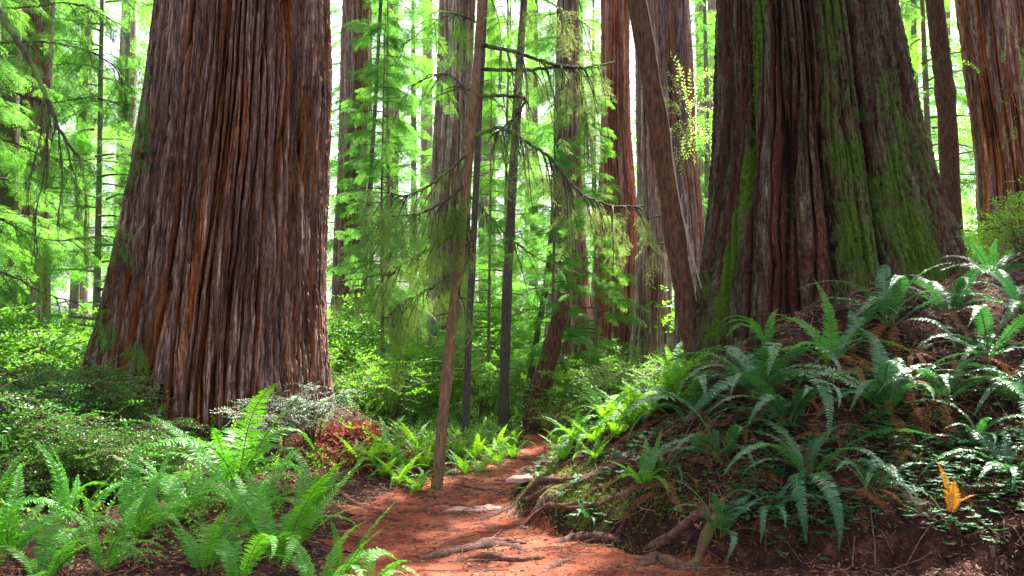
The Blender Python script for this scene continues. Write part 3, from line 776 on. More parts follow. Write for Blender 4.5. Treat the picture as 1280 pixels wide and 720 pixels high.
# branches towards the path side (bare, mossy, with lichen hung twigs)
branch(slim, slim_b, [(599, 56), (640, 64), (684, 78), (722, 84), (768, 78)], [9.9, 9.8, 9.7, 9.6, 9.5], .026, .011, twigs=26, tpls=SPR_H, mat=ml, sc=(.2, .5), hang=1.5, sub_len=.34, seed=1, dens=1.2)
branch(slim, slim_b, [(598, 86), (650, 88), (706, 84), (724, 92), (732, 140), (736, 172)], [9.9, 10, 10.1, 10.1, 10.1, 10.1], .024, .010, twigs=26, tpls=SPR_H, mat=ml, sc=(.2, .5), hang=1.5, sub_len=.3, seed=2, dens=1.2)
branch(slim, slim_b, [(590, 172), (622, 160), (650, 172), (690, 200), (722, 238), (760, 256), (806, 258)], [9.9, 9.8, 9.7, 9.6, 9.5, 9.45, 9.4], .026, .012, twigs=48, tpls=SPR_H, mat=ml, sc=(.2, .5), hang=1.4, sub_len=.36, seed=3, dens=1.1)
branch(slim, slim_b, [(594, 120), (640, 120), (656, 126), (640, 150), (612, 172)], [9.9, 9.7, 9.6, 9.55, 9.5], .021, .01, twigs=16, tpls=SPR_H, mat=ml, sc=(.2, .5), hang=1.3, sub_len=.25, seed=4)
branch(slim, slim_b, [(586, 190), (560, 214), (530, 236), (500, 244), (470, 232)], [9.9, 9.7, 9.5, 9.3, 9.2], .018, .006, twigs=20, tpls=SPR_N, mat=mo_, sc=(.4, .85), hang=1.3, sub_len=.5, seed=5, dens=.65)
branch(slim, slim_b, [(582, 230), (556, 252), (522, 268), (482, 272), (450, 305)], [9.9, 9.7, 9.5, 9.2, 9.0], .018, .006, twigs=22, tpls=SPR_N, mat=mo_, sc=(.4, .85), hang=1.2, sub_len=.5, seed=6, dens=.65)
branch(slim, slim_b, [(576, 288), (548, 304), (510, 326), (470, 344), (424, 352)], [9.9, 9.8, 9.7, 9.6, 9.5], .015, .005, twigs=22, tpls=SPR_N, mat=mo_, sc=(.4, .8), hang=.9, sub_len=.42, seed=7, dens=.65)
branch(slim, slim_b, [(572, 335), (545, 356), (512, 374), (480, 398)], [9.9, 10, 10.1, 10.2], .012, .004, twigs=24, tpls=SPR_N, mat=mo_, sc=(.4, .8), hang=1.1, sub_len=.4, seed=8, dens=.65)
branch(slim, slim_b, [(582, 240), (610, 268), (640, 300), (680, 326), (735, 346)], [9.9, 9.9, 9.9, 10, 10], .012, .005, twigs=14, tpls=SPR_N, mat=mg, sc=(.3, .6), hang=.7, sub_len=.4, seed=9, dens=.7)
branch(slim, slim_b, [(592, 130), (570, 100), (548, 92), (510, 110)], [9.9, 10.1, 10.3, 10.5], .012, .005, twigs=12, tpls=SPR_N, mat=mg, sc=(.4, .7), hang=.9, sub_len=.5, seed=10, dens=.6)
branch(slim, slim_b, [(600, 30), (570, 18), (540, 30), (500, 60)], [9.9, 10.1, 10.3, 10.5], .012, .005, twigs=12, tpls=SPR_N, mat=mg, sc=(.4, .7), hang=.9, sub_len=.5, seed=11, dens=.6)
branch(slim, slim_b, [(580, 250), (588, 300), (574, 360), (590, 400)], [9.8, 9.6, 9.6, 9.6], .008, .004, twigs=16, tpls=SPR_H, mat=ml, sc=(.2, .45), hang=1.2, sub_len=.2, seed=12)
branch(slim, slim_b, [(602, 0), (650, -10), (700, 10), (745, 40)], [9.9, 9.8, 9.7, 9.6], .015, .005, twigs=22, tpls=SPR_H, mat=ml, sc=(.3, .65), hang=1.3, sub_len=.36, seed=13)
# upper crown of that hemlock, above the frame
top_c = crown_mesh('crown', 77, 6.4, 10.5, 1.2, 14, SPR_M, M['needle'], .3, (.7, 1.1))
o = mob('crown', top_c, slim); o.location = (slim_pts[-1][0] - slim_b[0] - .15, slim_pts[-1][1] - slim_b[1], 0)

# cream lichen leaves on the dark streaked redwood's side : an epiphytic sprig of a small shrub
def sprig(px, py, depth, mat, label, n, spread, seed, tpls, sc, name='leafy_sprig'):
    r = np.random.default_rng(seed); g = Geo(); c = at(px, py, depth)
    pos = r.normal(0, 1, (n, 3)) * np.array(spread); D = pos / np.linalg.norm(spread) + r.normal(0, .5, (n, 3)) + np.array([0, 0, .1])
    w = r.integers(len(tpls), size=n)
    for j, tp in enumerate(tpls):
        k = w == j
        if k.any(): stamp(g, tp, pos[k], D[k], r.uniform(*sc, k.sum()), r.normal(0, .5, k.sum()), r.normal(.1, .15, k.sum()))
    return g

# ------------------------------------------------------------------ tree out of frame whose limb droops in at the top
off, off_b, off_pts = thin_tree('mossy_tree', [(-75, 520), (-78, 400), (-82, 200), (-84, 0)], 10.5, .13, .1, M['bark_thin'], 'tree at the picture edge whose dead mossy limb hangs down in front of the foliage', 5)
branch(off, off_b, [(-82, -40), (-30, -20), (5, 25), (42, 85), (62, 130), (76, 165), (100, 200)], [10.5, 10.2, 9.8, 9.6, 9.5, 9.5, 9.5], .05, .012, twigs=10, tpls=SPR_H, mat=mo_, sc=(.25, .5), hang=.9, sub_len=.4, seed=21)
for k, (a, b_, c) in enumerate([((62, 130), (58, 200), (40, 285)), ((72, 155), (78, 220), (70, 290)), ((80, 170), (96, 230), (112, 262)), ((55, 110), (48, 180), (30, 240)), ((90, 185), (104, 210), (108, 290))]):
    branch(off, off_b, [a, b_, c], [9.5, 9.4, 9.4], .012, .004, twigs=12, tpls=SPR_H, mat=mo_, sc=(.18, .4), hang=1.4, sub_len=.22, seed=30 + k)
for k, pix in enumerate([[(-78, 90), (0, 110), (60, 128), (110, 122), (150, 130)], [(-78, 60), (30, 52), (90, 58), (140, 80), (155, 110)], [(-80, 130), (20, 180), (80, 200), (150, 196)], [(-78, 260), (-10, 270), (60, 300), (130, 296)],
                         [(-78, 330), (0, 340), (70, 372), (150, 382)], [(-78, 0), (20, 10), (90, 4), (150, 30)]]):
    branch(off, off_b, pix, np.linspace(10.5, 11.3, len(pix)), .016, .004, twigs=22, tpls=SPR_N, mat=mg, sc=(.45, .9), hang=.5, sub_len=.55, seed=40 + k, dens=.75)

# ------------------------------------------------------------------ ferns
def frond_mesh(name, seed, L, el, arch, mat, npin=34, pl=.13, pw=.016, twist=.0, curl=1.25):
    """frond growing along +Y from the origin; el: start angle above the ground, arch: how far it bends over"""
    r = np.random.default_rng(seed); g = Geo()
    n = 28; s = np.linspace(0, 1, n); ph = el - arch * s ** curl
    ds = L / (n - 1)
    y = np.concatenate([[0], np.cumsum(np.cos(ph[:-1]) * ds)]); z = np.concatenate([[0], np.cumsum(np.sin(ph[:-1]) * ds)])
    x = twist * L * s ** 2 + .012 * L * np.sin(s * 7 + seed)
    pts = np.stack([x, y, z], -1)
    tube(g, pts, .0045 * L / .9 * (1.15 - s), 4, 1, .35, False)
    k = np.linspace(.13, .985, npin); fi = k * (n - 1); i = np.minimum(fi.astype(int), n - 2); f = (fi - i)[:, None]
    P = pts[i] * (1 - f) + pts[i + 1] * f; d = pts[i + 1] - pts[i]; d /= np.linalg.norm(d, axis=1, keepdims=True)
    prof = np.minimum(1, .55 + 2.2 * (k - .1)) * np.minimum(1, ((1.0 - k) / .62)) ** .8 + .04
    for sg in (-1, 1):
        side = np.cross(d, [0, 0, 1.0]) if True else 0
        side = np.tile(np.array([1.0, 0, 0]), (npin, 1)) * sg
        nrm = np.cross(np.tile(np.array([1.0, 0, 0]), (npin, 1)), d)
        dirv = side + d * (.22 + .25 * k)[:, None] + nrm * (r.normal(.10, .10, npin))[:, None] + r.normal(0, .05, (npin, 3))
        dirv /= np.linalg.norm(dirv, axis=1, keepdims=True)
        LL = (pl * prof * r.uniform(.88, 1.08, npin))[:, None]
        W = np.minimum(pw, L / npin * .82) * np.minimum(1, .45 + prof)[:, None] * .5
        fw = d * W
        dro = nrm * (-LL * .16)
        wt = r.normal(0, .25, npin)[:, None] * nrm * W
        a0, b0 = P - fw * .7, P + fw * .7
        m = P + dirv * LL * .5; a1, b1 = m - fw + wt, m + fw - wt
        m2 = P + dirv * LL * .82 + dro * .55; a2, b2 = m2 - fw * .6 + wt * .6, m2 + fw * .6 - wt * .6
        tip = P + dirv * LL + dro + d * LL * .06
        V = np.stack([a0, b0, a1, b1, a2, b2, tip], 1).reshape(-1, 3); o_ = np.arange(npin)[:, None] * 7
        Q = np.concatenate([o_ + np.array([[0, 1, 3, 2]]), o_ + np.array([[2, 3, 5, 4]])]); T = o_ + np.array([[4, 5, 6]])
        g.add(V, Q, T, 0, np.repeat(np.clip(.4 + .35 * k + .14 * r.normal(size=npin), 0, 1), 7))
    return g.mesh(name, [mat, M['stem'] if 'dead' in mat.name else FSTEM])
FSTEM = leaf_mat('fern_stalk', (.10, .16, .03), (.16, .22, .05), (.2, .3, .05), .2, .5, .3)

FR = {}
for key, mat in (('bright', 'fern_bright'), ('blue', 'fern_blue'), ('mid', 'fern_mid'), ('dead', 'fern_dead'), ('gold', 'fern_gold')):
    FR[key] = []
    for v in range(9 if key in ('bright', 'blue') else 4):
        r = np.random.default_rng(900 + v)
        if key in ('dead', 'gold'): FR[key].append(frond_mesh('dead_frond', v + 3, .8, R(40), R(r.uniform(105, 135)), M[mat], 26, .075, .012, r.normal(0, .12), .7))
        else:
            if key == 'blue':
                FR[key].append(frond_mesh('frond', v + 60, 1.0, R(r.uniform(48, 76)), R(r.uniform(85, 140)), M[mat], 62, r.uniform(.062, .088), .0155, r.normal(0, .16), r.uniform(.9, 1.5))); continue
            FR[key].append(frond_mesh('frond', v + 60, 1.0, R(r.uniform(62, 80)), R(r.uniform(80, 150)) if (v % 3 or key == 'blue') else R(r.uniform(35, 60)), M[mat], 46 if key != 'mid' else 30, r.uniform(.09, .12), .0145 if key != 'mid' else .026, r.normal(0, .14), r.uniform(.9, 1.6)))

def fern(x, y, L, n, key, label, group=None, az=None, spread=360, tilt=0.0, seed=0, dead=1, z=None, name='sword_fern', lo=.6):
    """az: azimuth (deg, 0 = +X, -90 = towards the camera) the fronds lean to; spread: fan angle"""
    r = np.random.default_rng(seed + 4000)
    t = empty(name, (x, y, (h1(x, y) if z is None else z) - .02), label, 'fern', group)
    a0 = -90 if az is None else az
    n = max(5, int(n * 1.0))
    for k in range(n):
        a = a0 + spread * ((k + .5 + r.uniform(-.35, .35)) / n - .5)
        me = FR[key][int(r.integers(len(FR[key])))]
        f = mob('frond', me, t)
        s = 1.15 * L * r.uniform(lo, 1.08); f.scale = (s, s, s)
        f.rotation_euler = (R(tilt + r.normal(0, 9)), R(r.normal(0, 10)), R(a - 90))
        f.location = (.03 * math.cos(R(a)), .03 * math.sin(R(a)), 0)
    for k in range(dead):
        a = r.uniform(0, 360)
        f = mob('dead_frond', FR['dead'][int(r.integers(4))], t)
        s = L * r.uniform(.6, .9); f.scale = (s, s, s); f.rotation_euler = (R(-20 + r.normal(0, 10)), 0, R(a - 90))
    return t
def fern_px(px, py, *a, **k):
    p = G(px, py); return fern(p[0], p[1], *a, **k)

FL = 'sword ferns below the furrowed giant'
def near(px, dep): return (px - 640) / F * dep
for i, (px, dep, L, n, az, sp, lab, key) in enumerate([
    (296, 8.6, 1.05, 13, -90, 360, 'lush fern with upright fronds fanned below the pale grey-green bush', 'bright'),
    (175, 6.6, 1.1, 9, 60, 190, 'tall fern with two long bright fronds arching up toward the furrowed giant', 'bright'),
    (95, 6.9, .95, 9, 90, 220, 'bright fern half sunk in the dark bush at the near corner', 'bright'),
    (18, 5.9, .7, 10, 40, 300, 'fern in the near corner with low pale arching fronds', 'bright'),
    (352, 6.0, .85, 12, 70, 300, 'fern with whitish glossy frond tips at the bottom edge', 'bright'),
    (262, 5.6, .8, 10, 60, 260, 'fern crouched at the bottom edge between the tall fern and the glossy-tipped one', 'bright'),
    (428, 6.1, .75, 8, 30, 200, 'fern stretching fronds sideways over the red path from the bottom edge', 'bright'),
    (385, 7.6, .85, 9, 30, 220, 'fern with a long frond slanting toward the red duff heap', 'bright'),
    (462, 5.7, .6, 6, 20, 150, 'small fern lying flat over the path at the bottom edge', 'bright'),
    (225, 7.9, .9, 9, 90, 300, 'fern behind the tall fern against the dark bush', 'bright'),
    (140, 5.7, .75, 8, 80, 260, 'low fern at the bottom edge between the corner fern and the tall fern', 'bright'),
    (62, 5.5, .9, 9, 60, 240, 'fern at the very bottom with fronds crossing the corner fern', 'bright'), (215, 6.9, 1.15, 10, 70, 200, 'fern with the longest slanting frond in front of the dark bush', 'bright'),
    (318, 6.9, 1.0, 10, 80, 260, 'fern between the upright fanned fern and the glossy-tipped one', 'bright'), (300, 5.3, .8, 9, 60, 240, 'fern cropped by the bottom edge under the glossy-tipped one', 'bright'),
    (405, 5.4, .75, 9, 50, 240, 'fern cropped by the bottom edge where the path begins', 'bright'), (250, 7.4, 1.1, 10, 90, 260, 'fern in front of the upright fanned fern, fronds bent over it', 'bright'),
    (-20, 6.6, 1.1, 10, 40, 240, 'fern arching in from the picture edge above the corner fern', 'bright')]):
    fern(near(px, dep), dep, L * {0: 1.12, 4: .95, 3: .85}.get(i, .74), max(5, int(n * (1.1 if i in (0, 1, 3, 4, 11) else .8))), key, lab, FL, az, sp, seed=i, lo=.62, dead=2)

FB = 'sword ferns on the shaded bank'
for i, (px, py, L, n, az, sp, lab, key, dead) in enumerate([
    (948, 500, 1.0, 13, 200, 300, 'large blue-green fern arching down from the foot of the mossy giant', 'blue', 3),
    (1012, 600, .68, 12, -90, 360, 'fern with a full rosette of fronds low in the middle of the bank', 'blue', 2),
    (1040, 458, .85, 8, 110, 240, 'fern with one upright yellow-green frond against the mossy giant', 'bright', 3),
    (958, 436, .6, 5, 120, 180, 'small fern with a few light fronds touching the moss bands of the giant', 'bright', 0),
    (1112, 408, .95, 13, 100, 360, 'bushy fern at the crest below the deep seam of the giant', 'blue', 3),
    (1185, 396, .85, 11, 80, 360, 'fern with pale arching fronds beside the bushy crest fern', 'blue', 2),
    (1108, 520, .9, 12, -90, 360, 'wide fern with long pale-sheened fronds above hanging dead ones', 'blue', 5),
    (1178, 508, .75, 10, -60, 360, 'fern drooping beside the wide pale-sheened one, dead fronds under it', 'blue', 4),
    (1232, 450, .9, 12, 60, 360, 'fern with feathery blue fronds under the crest at the far end of the bank', 'blue', 2),
    (1276, 395, .9, 12, 100, 360, 'fern filling the picture edge on the crest of the bank', 'blue', 1),
    (1262, 318, .95, 11, 90, 360, 'light green fern behind the crest below the brown uphill redwood', 'bright', 0),
    (1292, 520, .85, 10, 170, 240, 'fern whose fronds reach in from the edge halfway up the bank', 'blue', 1),
    (900, 672, .42, 9, -90, 360, 'small fern by the mossy root at the foot of the bank', 'blue', 0),
    (872, 520, .7, 9, 200, 260, 'thin-leaved fern beside the bare leaning trunk base', 'blue', 2),
    (900, 575, .6, 9, 220, 300, 'dark fern hanging over bare soil beneath the large arching fern', 'blue', 2),
    (985, 530, .75, 8, 230, 240, 'fern squeezed between the large arching fern and the wide one', 'blue', 3),
    (1215, 560, .5, 7, -90, 300, 'little fern above the golden dead frond', 'blue', 2),
    (1065, 430, .7, 9, 60, 300, 'fern between the upright yellow-green frond and the bushy crest fern', 'blue', 3),
    (1240, 350, .85, 10, 120, 360, 'fern on the crest beside the flared edge of the mossy giant', 'blue', 0),
    (1090, 612, .5, 9, -80, 360, 'small fern low on the bank between the full rosette and the golden dead frond', 'blue', 3),
    (1262, 590, .5, 8, -90, 360, 'small fern at the picture edge near the foot of the bank', 'blue', 2),
    (965, 640, .34, 8, -90, 360, 'small fern on bare soil below the full rosette', 'blue', 1),
    (806, 606, .32, 8, -90, 360, 'tiny bright fern on bare soil near the path side of the bank', 'bright', 0),
    (832, 590, .3, 7, -60, 360, 'tiny fern a step uphill from the bright tiny one', 'blue', 0),
    (735, 648, .22, 7, -90, 360, 'seedling fern rooted in the moss cushion over the path', 'blue', 0)]):
    fern_px(px, py, L * (1.12 if py < 470 else 1.32), int(n * (1.0 if py < 470 else 1.25)), key, lab, FB, az, sp, seed=100 + i, dead=dead + 2)

# the golden dead frond
p = G(1190, 652)
t = empty('dead_fern', (p[0], p[1], p[2] + .02), 'golden dead fern frond standing upright on the dark bank', 'fern')
for k in range(3):
    f = mob('dead_frond', frond_mesh('dead_frond', 70 + k, (.42 - .08 * k), R(88 - 6 * k), R(25 + 22 * k), M['fern_gold'], 26, .06, .012, .05), t); f.rotation_euler = (0, 0, R(100 + 70 * k))
# brown dead ferns hanging on the bank
for k, (px, py, s) in enumerate([(1128, 500, .9), (1160, 520, .7), (1070, 470, .7), (1140, 452, .6), (1000, 505, .6)]):
    p = G(px, py)
    t = empty('dead_fern', (p[0], p[1], p[2] + .06), 'clump of rust-brown dead fronds hanging among the green bank ferns', 'fern', 'dead ferns hanging on the bank')
    for j in range(7):
        f = mob('dead_frond', FR['dead'][j % 4], t); q = s * (.7 + .07 * j); f.scale = (q, q, q); f.rotation_euler = (R(-25 + 7 * j), R(10 * (j % 3 - 1)), R(90 + 40 * j + 20 * k))

# bright ferns past the slim trunk and along the bend
GM = 'bright ferns around the path bend'
MIDF = []
for v in range(3):
    r = np.random.default_rng(50 + v); g = Geo()
    for k in range(12):
        me = FR['mid'][k % 4]; a = 2 * PI * (k + r.uniform(-.3, .3)) / 12; s = r.uniform(.6, 1.05)
        co = np.empty(len(me.vertices) * 3, np.float32); me.vertices.foreach_get('co', co); co = co.reshape(-1, 3) * s
        c, q = math.cos(a), math.sin(a); co = co @ np.array([[c, -q, 0], [q, c, 0], [0, 0, 1]]).T
        lt = np.empty(len(me.polygons), np.int32); me.polygons.foreach_get('loop_total', lt)
        lv = np.empty(len(me.loops), np.int32); me.loops.foreach_get('vertex_index', lv)
        ls = np.empty(len(me.polygons), np.int32); me.polygons.foreach_get('loop_start', ls)
        mi = np.empty(len(me.polygons), np.int32); me.polygons.foreach_get('material_index', mi)
        tn = np.empty(len(me.vertices), np.float32); me.attributes['tint'].data.foreach_get('value', tn)
        q4 = lt == 4
        for mm in (0, 1):
            sel = q4 & (mi == mm)
            pass
        QQ = lv[ls[q4][:, None] + np.arange(4)]; TT = lv[ls[~q4][:, None] + np.arange(3)]
        n0 = g.n; g.V.append(co); g.a.append(tn); g.Q.append(QQ + n0); g.qm.append(mi[q4]); g.T.append(TT + n0); g.tm.append(mi[~q4]); g.n += len(co)
    MIDF.append(g.mesh('sword_fern', [M['fern_mid'], FSTEM]))
def mid_fern(x, y, s, label, group, kk=0):
    o = mob('sword_fern', MIDF[kk % 3], None, (x, y, h1(x, y) - .03)); o.scale = (s, s, s * .95); o.rotation_euler = (R(rng.normal(0, 5)), R(rng.normal(0, 5)), rng.uniform(0, 6.28))
    return tag(o, label, 'fern', group)
lab_a = 'bright green fern in the patch around the foot of the slim leaning trunk'
lab_b = 'yellow-green fern on the slope between the path bend and the mossy giant'
for k, (px, py, s) in enumerate([(498, 606, .6), (520, 616, .5), (478, 596, .55), (508, 590, .7), (530, 586, .6), (465, 582, .6), (490, 575, .7), (582, 592, .5), (602, 588, .5), (622, 580, .5), (596, 574, .6), (640, 572, .45), (618, 568, .6), (575, 570, .6), (548, 574, .6), (520, 566, .7),
                             (606, 556, .6), (640, 560, .5), (445, 575, .5)]):
    p = G(px, py); mid_fern(p[0], p[1], s, lab_a, GM, k)
for k, (px, py, s) in enumerate([(700, 556, .5), (722, 552, .6), (744, 556, .6), (770, 548, .6), (790, 536, .7), (812, 522, .7), (836, 505, .7), (760, 528, .7), (732, 535, .6), (800, 500, .7), (846, 480, .8), (822, 478, .7), (776, 508, .7), (705, 575, .4), (745, 575, .4), (690, 535, .5), (715, 520, .6), (850, 505, .6)]):
    p = G(px, py); mid_fern(p[0], p[1], s, lab_b, GM, k)
r = np.random.default_rng(5)
k = 0
while k < 90:
    y = r.uniform(13.5, 30); px = r.uniform(-60, 1340); x = near(px, y)
    if path_dist(x, y) < .3 or np.hypot(x - RT[0], y - RT[1]) < 2.2 or np.hypot(x - LT[0], y - LT[1]) < 2.2: continue
    mid_fern(x, y, r.uniform(.6, 1.05), 'fern in the green undergrowth beyond the path bend', 'undergrowth ferns', k); k += 1

# ------------------------------------------------------------------ shrubs
def shrub_mesh(seed, W, H, nst, ntw, tpls, sc, droopy=.2, r0=.009):
    """arching stems from the ground, each carrying leafy twigs -> (stems geo, foliage geo)"""
    r = np.random.default_rng(seed); gs = Geo(); gf = Geo()
    P = [[] for _ in tpls]; D = [[] for _ in tpls]; S = [[] for _ in tpls]; TI = [[] for _ in tpls]
    for k in range(nst):
        az = r.uniform(0, 2 * PI); reach = W * math.sqrt(r.random()); hh = H * r.uniform(.5, 1.05) * (1 - .35 * (reach / W) ** 2)
        b = r.normal(0, .12 * W, 3) * [1, 1, 0]; t = np.linspace(0, 1, 9)
        h = np.array([math.cos(az), math.sin(az), 0])
        pts = b + h * (reach * t ** 1.4)[:, None] + np.array([0, 0, 1]) * (hh * (1.25 * t - .25 * t ** 2 - droopy * t ** 3))[:, None] + r.normal(0, .02, (9, 3)) * t[:, None]
        pts[0, 2] -= .1
        tube(gs, pts, r0 * (1.2 - t), 4, 0, .5, False)
        ti = r.normal(0, .12)
        for q in range(ntw):
            tt = .25 + .75 * r.random() ** .7; i = tt * 8; i0 = min(int(i), 7); p = pts[i0] * (1 - i + i0) + pts[i0 + 1] * (i - i0)
            j = r.integers(len(tpls)); a2 = r.uniform(0, 2 * PI)
            P[j].append(p); D[j].append(h * .4 + np.array([math.cos(a2), math.sin(a2), r.uniform(-.25, .6)])); S[j].append(r.uniform(*sc)); TI[j].append(ti + r.normal(0, .1))
    for j, tp in enumerate(tpls):
        if P[j]: stamp(gf, tp, np.array(P[j]), np.array(D[j]), np.array(S[j]), r.normal(0, .4, len(P[j])), np.array(TI[j]))
    return gs, gf
def shrub_kind(seed, mat, *a, **k):
    gs, gf = shrub_mesh(seed, *a, **k)
    return gs.mesh('stems', [M['stem']]), gf.mesh('foliage', [mat, M['stem']])
SK = {
    'dark': [shrub_kind(600 + s, M['leaf_dark'], .95, 1.1, 26, 34, TWG_S, (1.0, 1.6), .25) for s in range(3)],
    'lime': [shrub_kind(610 + s, M['leaf_lime'], .8, 1.5, 16, 14, TWG, (.8, 1.4), .2) for s in range(3)],
    'big': [shrub_kind(620 + s, M['leaf_lime'], 1.1, 2.6, 16, 16, TWG_B, (.8, 1.2), .25) for s in range(2)],
    'pale': [shrub_kind(630 + s, M['leaf_pale'], .55, .75, 16, 16, TWG_S, (.8, 1.3), .3) for s in range(2)],
    'cream': [shrub_kind(640 + s, M['leaf_cream'], .4, 1.2, 12, 17, TWG, (.9, 1.5), .2) for s in range(2)],
}
def shrub(x, y, kind, s, label, group=None, v=0, dz=-.03, sz=None):
    sm, fm = SK[kind][v % len(SK[kind])]
    t = empty('shrub', (x, y, h1(x, y) + dz), label, 'shrub', group, rng.uniform(0, 6.28), s)
    if sz: t.scale = (s, s, sz)
    mob('stem', sm, t); mob('foliage', fm, t); return t
GB = 'dark bushes crowding the foot of the furrowed giant'
for k, (px, dep, s, lab) in enumerate([
    (-8, 9.2, 1.45, 'dark small-leaved bush at the picture edge below the bright leafy shrubs'), (62, 9.9, 1.35, 'dark small-leaved bush with glossy highlights beside the flared edge of the furrowed giant'),
    (165, 10.3, .72, 'dark small-leaved bush touching the bark of the furrowed giant'), (70, 7.8, .95, 'dark small-leaved bush behind the near corner ferns'),
    (150, 8.3, .62, 'dark small-leaved bush behind the tall bright fern'), (118, 8.7, 1.0, 'dark small-leaved bush in the middle of the thicket behind the corner ferns'), (196, 9.3, .62, 'low dark bush closest to the exposed base of the furrowed giant'),
    (-30, 8.2, 1.25, 'dark small-leaved bush cut off by the picture edge'), (0, 10.6, 1.2, 'dark small-leaved bush in front of the dark thin trunk')]):
    shrub(near(px, dep), dep, 'dark', s, lab, GB, k)
for k, (px, dep, s, lab) in enumerate([(345, 10.2, 1.0, 'pale grey-green bush against the base of the furrowed giant'), (395, 10.4, 1.0, 'pale grey-green bush beside the red duff heap')]):
    shrub(near(px, dep), dep, 'pale', s, lab, 'pale bushes at the giant base', k, dz=.2)
for k, (px, dep, kind, s, lab) in enumerate([
    (18, 12.5, 'big', 1.0, 'tall bright leafy shrub by the dark thin trunk at the picture edge'), (85, 13.6, 'big', 1.05, 'tall bright leafy shrub next to the furrowed giant'),
    (-40, 11.5, 'big', 1.1, 'tall bright leafy shrub reaching in past the picture edge'), (60, 10.8, 'lime', 1.0, 'lime shrub rising above the dark bushes'), (150, 11.2, 'lime', .75, 'lime shrub sprouting in front of the giant bark'),
    (448, 14.5, 'lime', 1.0, 'lime shrub at the far edge of the furrowed giant'), (492, 15.2, 'lime', 1.1, 'lime shrub between the dusky redwood and the slim leaning trunk'), (530, 17, 'big', .9, 'broad lime shrub behind the fern patch'),
    (430, 17.5, 'big', .95, 'broad lime shrub below the dusky purple redwood'), (604, 17.5, 'lime', 1.2, 'lime shrub between the two dark thin trunks'), (712, 15.6, 'lime', 1.1, 'lime shrub in front of the dim grey redwood'),
    (760, 15.2, 'lime', 1.05, 'lime shrub below the reddest redwood'), (806, 14.4, 'lime', 1.0, 'lime shrub beside the bare leaning trunk'), (742, 17.2, 'big', .85, 'broad lime shrub among the clustered redwood bases'),
    (1215, 14.5, 'lime', .9, 'lime shrub uphill behind the crest ferns'), (1288, 12.4, 'lime', 1.0, 'lime shrub at the picture edge in front of the uphill redwoods'), (1150, 17.5, 'lime', 1.2, 'lime shrub behind the shoulder of the mossy giant')]):
    shrub(near(px, dep), dep, kind, s, lab, 'bright leafy shrubs', k)
for k, (px, dep, s, lab) in enumerate([(772, 12.9, 1.0, 'shrub with cream new leaves in front of the reddest redwood'), (700, 15.0, .8, 'shrub with cream new leaves against the leaning red trunk'), (835, 13.0, .6, 'shrub with cream new leaves by the bare leaning trunk')]):
    shrub(near(px, dep), dep, 'cream', s, lab, 'cream leaved shrubs', k)
k = 0
while k < 64:
    y = r.uniform(16.5, 36); px = r.uniform(380, 900) if k % 2 else r.uniform(-60, 1340); x = near(px, y)
    if path_dist(x, y) < .5: continue
    shrub(x, y, ['lime', 'big', 'lime', 'big', 'pale'][k % 5], r.uniform(.9, 1.6), 'bushy shrub in the green thicket far beyond the path bend', 'thicket shrubs', k); k += 1
# sprigs growing on bark
for px, py, dep, mat, lab, n, sp, sd in [(862, 138, 15.9, 'leaf_cream', 'cream leafy sprig hanging over the dark streaked redwood', 70, (.2, .1, .3), 1), (1276, 120, 11.5, 'leaf_lime', 'lime leafy sprig in front of the dark redwood at the picture edge', 22, (.16, .1, .35), 2)]:
    c = at(px, py, dep)
    t = empty('leafy_sprig', tuple(c), lab, 'sprig')
    gq = sprig(px, py, dep, M[mat], lab, n, sp, sd, TWG, (.9, 1.5) if sd == 1 else (.5, .9))
    mob('foliage', gq.mesh('foliage', [M[mat], M['stem']]), t)
    gs = Geo(); tube(gs, spline(np.array([[-.25 if sd == 1 else .6, .5, .45], [0, .2, .1], [.05, 0, -.3]]), 12), .008, 4); mob('stem', gs.mesh('stem', [M['stem']]), t)

# ------------------------------------------------------------------ far woods (one mass)
def far_woods():
    r = np.random.default_rng(71); g = Geo()
    n = 2600
    dep = r.uniform(62, 100, n); px = r.uniform(-250, 1530, n); x = near(px, dep)
    z = np.abs(r.beta(1.1, 1.4, n)) * dep * .50
    clump = pn(px * .018, z / dep * 12, 91)
    keep = clump > -.02 + .35 * (z / dep - .2)
    x, dep, z = x[keep], dep[keep], z[keep]; n = len(x)
    pos = np.stack([x, dep, z], -1); az = r.uniform(0, 2 * PI, n)
    D = np.stack([np.cos(az), np.sin(az), r.uniform(-.6, .2, n)], -1); w = r.integers(4, size=n)
    for j in range(4):
        q = w == j; stamp(g, SPR_F[j], pos[q], D[q], r.uniform(3.5, 6.5, q.sum()), r.normal(0, .5, q.sum()), r.normal(.1, .15, q.sum()))
    o = mob('far_woods', g.mesh('far_woods', [M['needle'], M['twig']])); o['kind'] = 'stuff'
far_woods()

# ------------------------------------------------------------------ roots
def root(pix, rad, mat, label, lift=.02, flat=.7, sides=9, group='exposed roots on the path and bank'):
    P = []
    for px, py in pix:
        q = G(px, py); P.append(q)
    pts = spline(np.array(P), 10 * len(P)); n = len(pts); t = np.linspace(0, 1, n)
    rr = rad * (np.sin(np.clip(t * 1.02 + .02, 0, 1) * PI) ** .45) * (1 + .18 * np.sin(t * 17 + rad * 900) + .12 * np.sin(t * 41)) + .004
    pts[:, 2] = hgt(pts[:, 0], pts[:, 1]) + lift * np.sin(t * PI) - .35 * rad
    pts[:, 2] -= np.where((t < .06) | (t > .94), rad * 1.0, 0)
    base = pts[n // 2].copy(); base[2] = h1(base[0], base[1])
    g = Geo(); tube(g, pts - base, rr, sides)
    o = mob('tree_root', g.mesh('tree_root', [M[mat]], True), None, tuple(base)); return tag(o, label, 'root', group)
root([(520, 702), (580, 690), (630, 684), (664, 696)], .055, 'root', 'dark hump of root curving across the near path')
